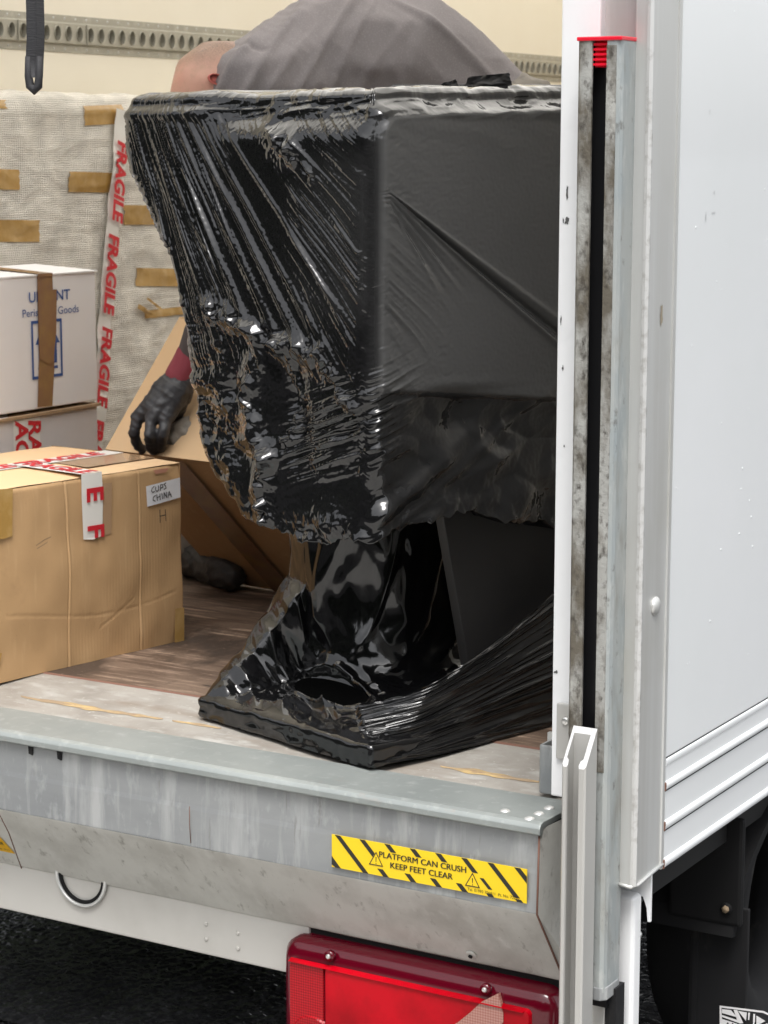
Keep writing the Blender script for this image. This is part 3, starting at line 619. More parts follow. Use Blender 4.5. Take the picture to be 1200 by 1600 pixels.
# union-flag shield printed on the flap
eo = (0.0853,0.4985,0.2692)
pxm = 1/909.9753
def E2(x, y): return ((x-1125)*pxm, -(y-1573)*pxm*1.02 + (x-1125)*pxm*.10)
white_p = [[(1125, 1571), (1194, 1572), (1230, 1585), (1230, 1588), (1193, 1575), (1128, 1574), (1130, 1600), (1133, 1640), (1130, 1640), (1126, 1600)],
           [(1129, 1576), (1143, 1576), (1153, 1586), (1129, 1582)], [(1147, 1575), (1153, 1575), (1163, 1594), (1158, 1595), (1129, 1588), (1129, 1585), (1153, 1590)],
           [(1154, 1576), (1168, 1577), (1167, 1590)], [(1170, 1577), (1173, 1577), (1172, 1588), (1170, 1588)],
           [(1178, 1578), (1181, 1578), (1181, 1590), (1178, 1598)], [(1183, 1580), (1197, 1587), (1183, 1596)], [(1200, 1590), (1206, 1593), (1184, 1606), (1181, 1600)],
           [(1129, 1591), (1160, 1597), (1160, 1612), (1131, 1612)], [(1184, 1606), (1215, 1600), (1215, 1612), (1184, 1612)]]
fb = plate2d('flag_shield', [[E2(*p) for p in poly] for poly in white_p], eo, (1, 0, 0), (0, 0, 1), M['card_white'], mf, .0004)
text('lettering', 'ALLC', (eo[0]+E2(1153, 1601)[0], eo[1], eo[2]+E2(1153, 1602)[1]), (1, 0, .10), (0, 0, 1), .0185, M['ink'], mf, .0009, bold=.02)
# rear tyre behind the flap
tp = []
for k in range(36):
    t = 2*math.pi*k/36; tp.append((-.02, .90 + .25*math.cos(t), .335 + .25*math.sin(t)))
tube('rear_tyre', tp, .085, M['black_matt'], T, 12, closed=True)
# box shell: left wall, right inner lining, bulkhead, translucent roof, header
box('left_wall', (XL-.04, .02, .52), (XL, YF, ZR), M['cream'], T)
box('right_lining', (.062, AY1, .70), (.085, YF, ZR), M['lining'], T)
box('bulkhead', (XL, YF, .52), (XR, YF+.04, ZR), M['cream'], T)
mk('roof_sheet', [(XL-.04, .0, ZR+.003), (XR, .0, ZR+.003), (XR, YF+.04, ZR+.003), (XL-.04, YF+.04, ZR+.003)], [(0, 1, 2, 3)], M['roof'], T)
box('rear_header', (XL-.04, .01, ZR-.16), (.05, .07, ZR), M['white'], T, bev=.003)
box('left_door_post', (XL-.10, .005, .70), (XL+.02, .10, ZR), M['white'], T, bev=.004)
# cargo rail on the left wall
rz0, rz1 = 1.8835, 1.9715
pit = .0425; ry0 = 1.27; nt_ = 78
RX = XL
rail = extrude('cargo_rail', [(RX-.001, rz0), (RX+.0025, rz0), (RX+.0025, rz0+.0165), (RX+.013, rz0+.0215), (RX+.0125, rz0+.0215), (RX+.002, rz0+.018), (RX-.001, rz0+.018)], 1, .12, YF-.01, M['rail'], T)
extrude('cargo_rail_flange', [(RX-.001, rz1), (RX+.0025, rz1), (RX+.0025, rz1-.0165), (RX+.013, rz1-.0215), (RX+.0125, rz1-.0215), (RX+.002, rz1-.018), (RX-.001, rz1-.018)], 1, .12, YF-.01, M['rail'], T)
# slotted web: one tile with an oval hole, repeated as sub-parts
za, zb_ = rz0+.021, rz1-.021; zm = (za+zb_)/2; N_ = 16
V, F = [], []
for k in range(N_):
    t = 2*math.pi*k/N_; c, s = math.cos(t), math.sin(t); m_ = max(abs(c), abs(s))
    V.append((.0132, pit/2*c/m_, (zb_-za)/2*s/m_))
for k in range(N_): t = 2*math.pi*k/N_; V.append((.0132, .0122*math.cos(t), .0185*math.sin(t)))
for k in range(N_): t = 2*math.pi*k/N_; V.append((.0165, .0112*math.cos(t), .0172*math.sin(t)))
for k in range(N_): t = 2*math.pi*k/N_; V.append((.002, .0098*math.cos(t), .0155*math.sin(t)))
for i in range(3):
    for k in range(N_): F.append((i*N_+k, i*N_+(k+1) % N_, (i+1)*N_+(k+1) % N_, (i+1)*N_+k))
F.append([3*N_+k for k in range(N_)])
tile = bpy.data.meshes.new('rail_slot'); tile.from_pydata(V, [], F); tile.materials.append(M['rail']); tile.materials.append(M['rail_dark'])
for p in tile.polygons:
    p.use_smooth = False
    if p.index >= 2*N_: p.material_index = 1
def stamp(name, me, loc, parent):
    o = bpy.data.objects.new(name, me); COL.objects.link(o); o.parent = parent; o.location = loc; return o
for k in range(nt_): stamp('rail_slot', tile, (RX, ry0+pit*(k+.5), zm), rail)
V, F = [], []
for k in range(nt_):
    for zz in (rz0+.008, rz1-.008):
        y = ry0+pit*(k+.5); b0 = len(V)
        for t in range(6): V.append((RX+.0026, y+.0035*math.cos(t*1.047), zz+.0035*math.sin(t*1.047)))
        V.append((RX+.005, y, zz))
        for t in range(6): F.append((b0+t, b0+(t+1) % 6, b0+6))
rv = mk('rail_studs', V, F, M['alu_bright'], rail); rv['kind'] = 'stuff'
for y in (1.40, 1.66, 2.34, 3.5): box('rail_joint', (RX+.0125, y-.0012, rz0+.02), (RX+.0172, y+.0012, rz1-.02), M['rail_dark'], rail)

# scuffs on the door post, scratches and rain drops on the side panel
M['scuff_dark'] = mat('rubber_scuff', (.09, .09, .09), .8)
M['scuff_light'] = mat('faint_scuff', (.52, .53, .54), .7)
def scuff(name, c, ex_, ey_, w_, h_, mt, seed, par, n=14):
    pts = []
    for k in range(n):
        t = 2*math.pi*k/n; r_ = .6 + .5*float(pn(math.cos(t)*1.7+seed, math.sin(t)*1.7, seed)); pts.append((w_*r_*math.cos(t), h_*r_*math.sin(t)))
    return plate2d(name, [pts], c, ex_, ey_, mt, par)
for k, (p, w_, h_) in enumerate((((0.0147,0.0292,1.5933), .003, .012), ((0.0143,0.0292,1.5542), .0045, .008), ((0.0095,0.0292,1.5541), .002, .007), ((0.0155,0.0292,1.2425), .0022, .003), ((0.0078,0.0292,1.4179), .0015, .009), ((0.0077,0.0292,0.9181), .005, .004), ((0.0118,0.0292,1.3515), .002, .006))):
    scuff('scuff_mark', p, (1, 0, 0), (0, 0, 1), w_, h_, M['scuff_dark'], 5+k, T)
for k, (p, w_, h_) in enumerate((((0.1388,0.2253,1.5574), .003, .010), ((0.1388,0.2537,1.5621), .010, .002), ((0.1388,0.2298,1.7032), .002, .007), ((0.1388,0.2541,1.5911), .003, .004))):
    scuff('scuff_mark', p, (0, 1, 0), (0, 0, 1), w_, h_, M['scuff_light'], 15+k, T)
scuff('scuff_mark', (XR+.0016, 0.0681, 1.4277), (0, 1, 0), (0, 0, 1), .007, .020, mat('brown_stain', (.28, .24, .18), .8), 33, T)
V, F = [], []
rnd = random.Random(4)
for k in range(45):
    y, z, r_ = rnd.uniform(AY1+.02, .75), rnd.uniform(.84, 2.0), rnd.choice((.0009, .0011, .0014, .0019)); b0 = len(V)
    for i in range(8): V.append((XR-.0021, y+r_*math.cos(i*.785), z+r_*1.25*math.sin(i*.785)))
    for i in range(8): V.append((XR-.0021+r_*.5, y+.6*r_*math.cos(i*.785), z+.6*r_*1.25*math.sin(i*.785)))
    for i in range(8): F.append((b0+i, b0+(i+1) % 8, b0+8+(i+1) % 8, b0+8+i))
    F.append([b0+8+i for i in range(8)])
M['water'] = mat('rain_water', (.70, .72, .73), .05, 0)
rd = mk('rain_drops', V, F, M['water'], T, True); rd['kind'] = 'stuff'

# ------------------------------------------------------------------ hanging pull strap
sx, sy = -1.0073, .15
strap = thing('pull_strap', (sx, sy, 1.75), 'black webbing pull strap hanging down at the top left of the opening', 'strap')
def webbing(name, pts, wd, th, parent):
    """flat webbing along pts (x,y,z, twist)"""
    V, F = [], []; n = len(pts)
    for x, y, z, tw in pts:
        d = Vector((math.cos(tw), math.sin(tw), 0)); e = Vector((-math.sin(tw), math.cos(tw), 0)); c = Vector((x, y, z))
        for a, b in ((-1, -1), (-.85, -1), (.85, -1), (1, -1), (1, 1), (.85, 1), (-.85, 1), (-1, 1)): V.append(c + d*wd/2*a + e*th/2*b)
    for i in range(n-1):
        for k in range(8): F.append((i*8+k, i*8+(k+1) % 8, i*8+8+(k+1) % 8, i*8+8+k))
    F += [tuple(range(8)), tuple(range((n-1)*8, n*8))[::-1]]
    return mk(name, V, F, M['strap'], parent, True)
zs = np.linspace(2.6, 1.766, 30)
webbing('webbing', [(sx-.007+.006*(2.6-z)*0 - .006*sm(z, 1.84, 1.76)+.003, sy-.006, z, .45) for z in zs], .016, .003, strap)
webbing('webbing', [(sx+.0075 - .006*sm(z, 1.84, 1.76), sy+.002, z, .95) for z in zs], .014, .003, strap)
tube('strap_loop', [(sx-.012, sy-.006, 1.80), (sx-.013, sy-.006, 1.768), (sx-.0105, sy-.005, 1.752), (sx-.004, sy-.003, 1.7455), (sx+.002, sy, 1.752), (sx+.0035, sy+.001, 1.768), (sx+.004, sy+.002, 1.80)], [.0055, .0065, .0075, .0078, .0075, .0065, .0055], M['strap'], strap, 10)

# ------------------------------------------------------------------ blanket-wrapped flat piece against the left wall
BLX = -1.965
blk = thing('wrapped_furniture', (-2.03, .95, .70), 'tall flat furniture wrapped in cream woven packing blanket with strips of brown tape', 'wrapped furniture')
def blx(y, z):
    return BLX + .010*pn(y*4, z*4, 41) + .005*pn(y*12, z*14, 42) + .0022*ridge(pn(y*6+2*pn(y*3, z*3, 45), z*30, 43)) - .02*sm(z, 1.72, 1.79)**2
ys = np.linspace(.55, 2.35, 260); zs = np.linspace(.705, 1.772, 170); Y, Z = np.meshgrid(ys, zs)
ZT = Z + .006*pn(Y*8, 0*Y, 46)*sm(Z, 1.6, 1.77)
Pm = np.stack([blx(Y, Z), Y, ZT], -1)
back = Pm[-1:].copy(); rows = [Pm]
for k, t in enumerate((.25, .5, .75, 1.0)):
    r_ = Pm[-1:].copy(); r_[..., 0] -= .075*t; r_[..., 2] += .012*math.sin(t*math.pi) + .003*pn(Y[:1]*20, 0*Y[:1]+k, 47); rows.append(r_)
r_ = rows[-1].copy(); r_[..., 2] = .705; rows.append(r_)
mkgrid('blanket_wrap', np.concatenate(rows), M['weave'], blk)
def btape(name, p0, p1, wdt, mt, rough=.0, lift=.0022, n=28):
    (ya, zA), (yb, zB) = p0, p1; d = Vector((yb-ya, zB-zA)); L_ = d.length; d.normalize(); nn_ = Vector((-d.y, d.x))
    t = np.linspace(0, 1, n); s = np.linspace(-.5, .5, 7); Tt, Ss = np.meshgrid(t, s)
    e0 = rough*.010*pn(Ss*8, 0*Ss, 3+int(abs(ya)*97)); Tm = Tt*L_ + e0*(1-Tt) + .012*rough*pn(Ss*9, 0*Ss+5, 8+int(abs(zA)*57))*Tt
    yy = ya + d.x*Tm + nn_.x*Ss*wdt; zz = zA + d.y*Tm + nn_.y*Ss*wdt
    xx = blx(yy, zz) + lift + .0012*pn(yy*40, zz*40, 71)
    return mkgrid(name, np.stack([xx, yy, zz], -1), mt, blk)
def B2(p): return (p[1], p[2])
for (a, b, w_) in (((-1.96,1.4879,1.7289), (-1.96,1.633,1.7354), .046), ((-1.96,1.4197,1.5747), (-1.96,1.6075,1.5694), .048), ((-1.96,1.6308,1.4916), (-1.96,1.8109,1.4872), .048),
                   ((-1.96,1.0211,1.5877), (-1.96,1.2474,1.5811), .046), ((-1.96,1.101,1.4689), (-1.96,1.3047,1.4627), .050), ((-1.96,1.0496,1.7521), (-1.96,1.2094,1.7508), .020),
                   ((-1.96,1.681,1.3377), (-1.96,1.9126,1.3248), .045), ((-1.96,1.7128,1.2421), (-1.96,1.9107,1.2427), .020)):
    btape('brown_tape', B2(a), B2(b), w_, M['tape'], .8)
btape('torn_tape', B2((-1.96,1.6711,1.2669)), B2((-1.96,1.7341,1.2375)), .012, M['tape'], .3, .010)
btape('torn_tape', B2((-1.96,1.706,1.284)), B2((-1.96,1.7777,1.2509)), .007, M['tape'], .3, .012)
# fragile tape: white strip with red italic print running downwards
ta, tb = B2((-1.955,1.6165,1.7443)), B2((-1.955,1.4783,0.8157))
ft = btape('fragile_tape', ta, tb, .050, M['ftape'], 0, .011, n=60)
dY, dZ = tb[0]-ta[0], tb[1]-ta[1]; LL = math.hypot(dY, dZ); dv = Vector((0, dY/LL, dZ/LL)); pv = Vector((0, -dv.z, dv.y))
s0 = -.055
while s0 < LL+.02:
    if s0 < .1:
        s0 += .225; continue
    y, z = ta[0]+dv.y*s0, ta[1]+dv.z*s0
    text('lettering', 'FRAGILE', (blx(np.array(y), np.array(z))+.0175, y, z), dv, pv, .054, M['red'], ft, 0, bold=.042, shear=.18, sx=.96)
    s0 += .225

# ------------------------------------------------------------------ white cartons
def carton_faces(name, lo, hi, mt, root, bev=.003):
    return box(name, lo, hi, mt, root, bev=bev)
CX = -1.60
za_, zb2 = 1.1136, 1.3908; yr = 1.0513
c1 = thing('white_carton', (CX-.17, .78, za_), 'white carton printed URGENT Perishable Goods in blue, sealed with brown tape', 'carton', 'white cartons stacked by the wrapped furniture')
carton_faces('body', (CX-.34, .45, za_), (CX, yr, zb2), M['card_white'], c1)
mk('top_flap', [(CX-.002, .45, zb2+.002), (CX+.004, yr+.004, zb2+.003), (CX-.17, yr+.004, zb2+.012), (CX-.17, .45, zb2+.010), (CX-.002, .45, zb2-.001), (CX+.004, yr+.004, zb2), (CX-.17, yr+.004, zb2+.009), (CX-.17, .45, zb2+.007)],
   [(0, 1, 2, 3), (4, 7, 6, 5), (0, 4, 5, 1), (1, 5, 6, 2), (2, 6, 7, 3)], M['card_white'], c1)
def yz(p): return (p[1], p[2])
def strip_x(name, pts, mt, parent, x):
    return mk(name, [(x, p[0], p[1]) for p in pts], [list(range(len(pts)))], mt, parent)
def YZ(*q): return [yz(p) for p in q]
tp_ = strip_x('brown_tape', YZ((-1.6,0.8545,1.3913), (-1.6,0.9045,1.3902), (-1.6,0.9074,1.2963), (-1.6,0.9034,1.1887), (-1.6,0.8944,1.1164), (-1.6,0.8461,1.1185), (-1.6,0.8542,1.2197)), M['tape_dark'], c1, CX+.0022)
strip_x('brown_tape', YZ((-1.6,0.8555,1.3621), (-1.6,0.9161,1.3602), (-1.6,0.9106,1.2692), (-1.6,0.9,1.2093), (-1.6,0.885,1.2051), (-1.6,0.8542,1.2197)), M['tape_dark'], c1, CX+.0040)
mk('tape_over_top', [(CX+.0045, 0.8545, zb2-.002), (CX+.0045, 0.9024, zb2-.002), (CX+.0045, 0.9024, zb2+.0045), (CX+.0045, 0.8545, zb2+.0045), (CX-.17, 0.9024, zb2+.0145), (CX-.17, 0.8545, zb2+.0145)],
   [(0, 1, 2, 3), (3, 2, 4, 5)], M['tape_dark'], c1)
XY, XZ = (0, 1, 0), (0, 0, 1)
def tx(s, p, size, mt, parent, bold=0, align='LEFT', sx=1.0): text('lettering', s, (CX+.0016, p[1], p[2]), XY, XZ, size, mt, parent, 0, bold=bold, align=align, sx=sx)
tx('URGENT', (-1.6,0.8261,1.3466), .030, M['blue'], c1, .012, sx=1.16)
tx('Perishable Goods', (-1.6,0.8044,1.3149), .0225, M['blue'], c1, 0, sx=1.17)
def outl(qs, t):   # rectangular outline ring
    (a, b), (c, d) = qs; return [[(a, b), (c, b), (c-t, b-t), (a+t, b-t)], [(c, b), (c, d), (c-t, d+t), (c-t, b-t)], [(c, d), (a, d), (a+t, d+t), (c-t, d+t)], [(a, d), (a, b), (a+t, b-t), (a+t, d+t)]]
r0, r1 = yz((-1.6,0.8324,1.2986)), yz((-1.6,0.9329,1.1767))
cy_ = (r0[0]+r1[0])/2
arr = outl((r0, r1), .006)
for dy_ in (-.022, .026):
    arr += [[(cy_+dy_-.006, r1[1]+.030), (cy_+dy_+.006, r1[1]+.030), (cy_+dy_+.006, r0[1]-.05), (cy_+dy_-.006, r0[1]-.05)], [(cy_+dy_-.016, r0[1]-.05), (cy_+dy_+.016, r0[1]-.05), (cy_+dy_, r0[1]-.025)]]
arr.append([(r0[0]+.02, r1[1]+.018), (r1[0]-.016, r1[1]+.018), (r1[0]-.016, r1[1]+.024), (r0[0]+.02, r1[1]+.024)])
plate2d('arrow_symbol', [[(a, b) for a, b in p] for p in arr], (CX+.0016, 0, 0), XY, XZ, M['blue'], c1)
c2 = thing('white_carton', (CX-.17, .78, .70), 'lower off-white carton with red fragile tape, underneath the URGENT carton', 'carton', 'white cartons stacked by the wrapped furniture')
M['card_grey'] = mat('grubby_white_carton', (.66, .63, .625), .65, 0, layers=[(4, (.6, .57, .56), .45, .75, I3)])
zt2 = za_-.004
carton_faces('body', (CX-.345, .44, .70), (CX+.002, yr-.004, zt2-.004), M['card_grey'], c2)
mk('top_flap', [(CX+.006, .44, zt2-.006), (CX+.008, yr+.002, zt2-.002), (CX-.2, yr+.002, zt2-.0035), (CX-.2, .44, zt2-.0035), (CX+.006, .44, zt2-.012), (CX+.008, yr+.002, zt2-.008)], [(0, 1, 2, 3), (4, 5, 1, 0)], M['card_edge'], c2)
for (s_, y0, y1, xx, m_) in (('AGILE', 0.7642, 0.811, CX+.0042, 0), ('RAGILE', 0.809, 0.8503, CX+.0036, .03)):
    t_ = mk('fragile_tape', [(xx, y0, zt2-.012), (xx, y1, zt2-.012), (xx, y1, zt2-.23), (xx, y0, zt2-.23)], [(0, 1, 2, 3)], M['ftape'], c2)
    text('lettering', s_, (xx+.0012, (y0+y1)/2, zt2-.014), (0, 0, -1), (0, 1, 0), .056, M['red'], t_, 0, bold=.03, shear=.1, align='LEFT')

# ------------------------------------------------------------------ brown carton on the sill edge
BQ = Vector((-1.134, .711, .7005)); BU = Vector((-.986, .1655, 0)); BV = Vector((.1655, .986, 0)); BW = Vector((0, 0, 1))
bb = thing('brown_carton', tuple(BQ + BU*.185 - BV*.3), 'big brown cardboard carton with handwritten white label, overhanging the rear sill', 'carton')
UW, VL, HH = .375, .62, .349
def BP(u, v, w): return BQ + BU*u + BV*v + BW*w
FR = (tuple(BQ), tuple(BU), tuple(BV), (0, 0, 1))
# side walls as gently bowed sheets with score lines
def BPn(u, v, w_): return np.array(BQ) + u[..., None]*np.array(BU) + v[..., None]*np.array(BV) + w_[..., None]*np.array(BW)
def wall(name, fn, n, m):
    s, t = np.meshgrid(np.linspace(0, 1, n), np.linspace(0, 1, m)); return mkgrid(name, fn(s, t), M['card'], bb, smooth=True)
score = (-.118, -.300, -.51)
def front(s, t):
    v, w_ = -VL*s, HH*t
    d = .005*np.sin(np.pi*s)*np.sin(np.pi*t) + .0032*pn(v*7, w_*7, 5) + .0018*pn(v*19, w_*13, 6) - .005*np.exp(-((v+.01)/.02)**2-((w_-.345)/.02)**2) - .004*np.exp(-((v+.01)/.012)**2-((w_-.005)/.02)**2)
    for k in score: d = d - .0022*np.exp(-((v-k-.0015*np.sin(w_*9))/.0012)**2) + .0007*np.exp(-((v-k-.005)/.0022)**2)
    d = d - .0010*np.exp(-((w_-.105-.02*np.sin(v*9))/.0016)**2)*((v > -.45) & (v < -.02)) - .0011*np.exp(-((w_-.07-.5*(v+.2))/.0016)**2)*((v > -.22) & (v < -.13))
    d = d + .00011*np.sin(v*820)*sm(pn(v*3, w_*3, 8), -.1, .3)
    e = .0025*(1-np.minimum(1, s/.006)) + .0025*(1-np.minimum(1, (1-s)/.006)) + .003*(1-np.minimum(1, (1-t)/.012))*(1+.6*pn(v*30, 0*v, 9))
    return BPn(-d + e, v, w_)
wall('side_wall', front, 620, 110)
wall('end_wall', lambda s, t: BPn(.003+(UW-.006)*s, .003*np.sin(np.pi*s)*np.sin(np.pi*t), HH*t), 12, 8)
wall('end_wall', lambda s, t: BPn(.003+(UW-.006)*s, -VL - .003*np.sin(np.pi*s), HH*t), 12, 8)
wall('side_wall', lambda s, t: BPn(UW+0*s, -VL*s, HH*t), 8, 4)
mk('bottom', [BP(.003, 0, .001), BP(UW, 0, .001), BP(UW, -VL, .001), BP(.003, -VL, .001)], [(0, 1, 2, 3)], M['card'], bb)
def flap(u0, u1, sag):
    n, m = 60, 16; P = np.zeros((m, n, 3))
    for i in range(m):
        for j in range(n):
            s, t = j/(n-1), i/(m-1); u = u0+(u1-u0)*t; v = -VL*s
            P[i, j] = BP(u, v, HH + .0015 + sag*math.sin(t*math.pi/2) + .0012*float(pn(u*14, v*9, 15)))
    return mkgrid('top_flap', P, M['card_lit'], bb)
flap(.003, .186, .004); flap(UW-.001, .188, .003)
mk('top_flap_edge', [BP(.004, .0005, HH-.004), BP(UW, .0005, HH-.004), BP(UW, .0005, HH+.003), BP(.186, .0005, HH+.006), BP(.004, .0005, HH+.002)], [(0, 1, 2, 3, 4)], M['card_edge'], bb)
# tapes on top
def ptape(name, pts, mt, lift):
    return mk(name, [BP(u, v, HH+lift) for u, v in pts], [list(range(len(pts)))], mt, bb)
tA = ptape('fragile_tape', [(.160, .0), (.213, .0), (.213, -VL), (.160, -VL)], M['ftape'], .0075)
for k in range(3): text('lettering', 'FRAGILE', BP(.187, -.06-k*.225-.085, HH), BV, BU, .056, M['red'], tA, .0085, bold=.03, shear=.18)
v0, v1 = -0.2114, -0.2624
tB = ptape('fragile_tape', [(-.0035, v0), (.20, v0), (.20, v1), (-.0035, v1)], M['ftape'], .0092)
text('lettering', 'FRAGILE', BP(.10, (v0+v1)/2, HH), -BU, BV, .054, M['red'], tB, .0102, bold=.03)
mk('clear_tape', [BP(.16, .0, HH+.0068), BP(.07, .0, HH+.0062), BP(.07, -.18, HH+.0062), BP(.16, -.18, HH+.0068)], [(0, 1, 2, 3)], M['tape_clear'], bb)
wl = 0.2331
drop = mk('fragile_tape', [BP(-.0045, v0, HH+.009), BP(-.0055, v0+.001, HH-.03), BP(-.0052, v0-.002, wl+.004), BP(-.0062, (v0+v1)/2, wl), BP(-.0056, v1+.001, wl+.003), BP(-.0055, v1-.001, HH-.03), BP(-.0045, v1, HH+.009)],
          [(0, 1, 5, 6), (1, 2, 3, 4, 5)], M['ftape'], bb)
vc = (v0+v1)/2+.003
for s_, pz in (('E', 0.3185), ('F', 0.2487)):
    text('lettering', s_, BP(-.0068, vc, pz), (0, 0, -1), BV, .056, M['red'], drop, .001, bold=.035)
def onface(name, pts, mt, parent, lift): return mk(name, [BP(-lift, v, w_) for v, w_ in pts], [list(range(len(pts)))], mt, parent)
onface('clear_tape', [(-0.2117,0.3347), (-0.1859,0.3341), (-0.19,0.2373), (-0.2144,0.2356)], M['tape_clear'], bb, .0042)
onface('brown_tape', [(-0.5106,0.3556), (-0.4261,0.3514), (-0.4306,0.2647), (-0.4499,0.2627), (-0.514,0.2668)], M['tape'], bb, .0046)
onface('brown_tape', [(-0.0254,0.067), (-0.0009,0.0657), (-0.0022,-0.0008), (-0.0285,-0.0001)], M['tape'], bb, .0042)
onface('brown_tape', [(-0.4925,0.0592), (-0.4616,0.056), (-0.4666,0.0404), (-0.4933,0.0382)], M['tape'], bb, .0046)
onface('pink_mark', [(-0.0778,0.3452), (-0.037,0.3456), (-0.044,0.3377), (-0.0713,0.337)], mat('pink_smudge', (.52, .25, .17), .8), bb, .0036)
lab = onface('address_label', [(-0.0987,0.3167), (-0.0081,0.3236), (-0.0071,0.2846), (-0.0963,0.2768)], M['paper'], bb, .0046)
# handwriting on the label, drawn as pen strokes: CUPS / CHINA, and an H below
L0 = (-0.0987,0.3167); L1 = (-0.0081,0.3236); L3 = (-0.0963,0.2768)
ex = (BV*(L1[0]-L0[0]) + BW*(L1[1]-L0[1])); wl_ = ex.length; ex.normalize(); ey = -(BV*(L3[0]-L0[0]) + BW*(L3[1]-L0[1])); hl = ey.length; ey.normalize()
Lo = BP(-.0056, L3[0], L3[1]); q_ = wl_/53.0
hand = [[(12, 30.5), (8.5, 29), (7.5, 26), (9, 24), (12, 24.5)], [(14, 29.5), (14, 25), (16, 24), (18, 25), (18.5, 30)], [(21, 24), (21.5, 30.5)], [(21.5, 30.5), (25, 30), (25, 27), (21.5, 26.5)], [(30, 31), (27, 30), (29.5, 27.5), (30, 25), (27, 24)],
        [(13, 19.5), (9.5, 18), (9, 14.5), (12, 13)], [(15, 20), (15.5, 13)], [(20, 20), (20, 13)], [(15, 16.5), (20, 17)], [(23, 20), (23.5, 13.5)], [(26, 13.5), (26.5, 20), (30, 13.5), (30.5, 20)], [(32, 13), (34.5, 20), (37.5, 13)], [(33, 16), (37, 16)]]
strokes('handwriting', [[(a*q_, (b-8.5)*q_*.95) for a, b in l] for l in hand], Lo, ex, ey, .0019, M['ink'], lab, .0)
Hc = (-0.056,0.2544); Ho = BP(-.0048, Hc[0], Hc[1])
strokes('handwriting', [[(-.0075, .0125), (-.007, -.012)], [(.007, .0115), (.0085, -.0105)], [(-.0075, .0), (.008, .001)]], Ho, BV, BW, .0018, M['ink'], bb, .0)
strokes('pen_scuff', [[(-.02, 0), (.0, .008), (.015, .011)], [(-.018, -.006), (.012, .004)]], BP(-.0042, *(-0.3544,0.2403)), BV, BW, .0016, mat('scuff', (.27, .18, .11), .9), bb, .0)

# ------------------------------------------------------------------ tipped carton behind
th = math.radians(8); e_ = Vector((math.cos(th), -math.sin(th), 0)); Wp = Vector((-1.397, 1.23, .702))
Vp = Vector((-1.4466,0.8773,1.0365)); Up = Vector((-1.415,1.102,1.2978))
Xp = Up + Wp - Vp; ln = .52
tc_ = thing('tipped_carton', tuple(Wp + e_*.25), 'tan cardboard carton tipped up on its bottom edge under the gloved hand', 'carton')
def sheet(name, a, b, c, d, mt, thk=.004):
    a, b, c, d = [Vector(p) for p in (a, b, c, d)]; n = (b-a).cross(d-a).normalized()*thk
    return hexa(name, [a, b, c, d, a-n, b-n, c-n, d-n], mt, tc_)
sheet('upper_face', Vp, Vp+e_*ln, Up+e_*ln, Up, M['card_lit'])  # upper face painted paler, as lit from the roof
fdn = sheet('lower_face', Wp, Wp+e_*ln, Vp+e_*ln, Vp, M['card'])
sheet('back_face', Up, Up+e_*ln, Xp+e_*ln, Xp, M['card']); sheet('bottom_face', Xp, Xp+e_*ln, Wp+e_*ln, Wp, M['card'])
mk('end_face', [Vp, Up, Xp, Wp], [(0, 1, 2, 3)], M['card'], tc_); mk('end_face', [p+e_*ln for p in (Vp, Up, Xp, Wp)], [(0, 1, 2, 3)], M['card'], tc_)
fn = (Wp-Vp).cross(e_).normalized(); fn = fn if fn.y < 0 else -fn
t0, t1 = .155, .225
mk('brown_tape', [Vp+e_*t0+fn*.006, Vp+e_*t1+fn*.006, Wp+e_*t1+fn*.006, Wp+e_*t0+fn*.006], [(0, 1, 2, 3)], M['tape_dark'], tc_)

# ------------------------------------------------------------------ the person bending over behind the wrapped piece
def blob_mesh(chains, voxel, extra=()):
    """chains: lists of (point, radius); returns a single remeshed continuous mesh"""
    bm = bmesh.new()
    def ball(c, r, mtx=None):
        g_ = bmesh.ops.create_icosphere(bm, subdivisions=2, radius=1.0)
        for v in g_['verts']: v.co = Vector(c) + (mtx @ v.co if mtx is not None else v.co*r)
    for ch in chains:
        for i in range(len(ch)-1):
            (p, r), (q, s) = ch[i], ch[i+1]; p, q = Vector(p), Vector(q); n = max(2, int((q-p).length/(min(r, s)*.32))+1)
            for k in range(n+1): t = k/n; ball(p.lerp(q, t), r+(s-r)*t)
        if len(ch) == 1: ball(ch[0][0], ch[0][1])
    for c, mtx in extra: ball(c, 1, mtx)
    me = bpy.data.meshes.new('tmp'); bm.to_mesh(me); bm.free()
    ob = bpy.data.objects.new('tmp', me); COL.objects.link(ob)
    md = ob.modifiers.new('r', 'REMESH'); md.mode = 'VOXEL'; md.voxel_size = voxel
    m2 = ob.modifiers.new('s', 'SMOOTH'); m2.factor = .5; m2.iterations = 6
    dg = bpy.context.evaluated_depsgraph_get(); out = bpy.data.meshes.new_from_object(ob.evaluated_get(dg))
    bpy.data.objects.remove(ob); bpy.data.meshes.remove(me)
    co_ = np.array([v.co[:] for v in out.vertices]); no = np.array([v.normal[:] for v in out.vertices]); f = [list(p.vertices) for p in out.polygons]
    bpy.data.meshes.remove(out); return co_, no, f
floorz = .70
man = thing('person', (-0.9108,1.3796,0.7382)[:2] + (.70,), 'person in a grey t-shirt bent over inside the truck, black glove reaching down', 'person')
Hc_ = Vector((-1.2228,1.0048,1.7657))
cr = (-rt*.93 + up*.22 - fw*.25).normalized(); fd = (-up*.93 - rt*.2); fd = (fd - cr*fd.dot(cr)).normalized(); sd_ = cr.cross(fd).normalized()
sd_ = sd_ if sd_.dot(fw) < 0 else -sd_
def mtx(a, b, c): return Matrix((( cr.x*a, fd.x*b, sd_.x*c), (cr.y*a, fd.y*b, sd_.y*c), (cr.z*a, fd.z*b, sd_.z*c)))
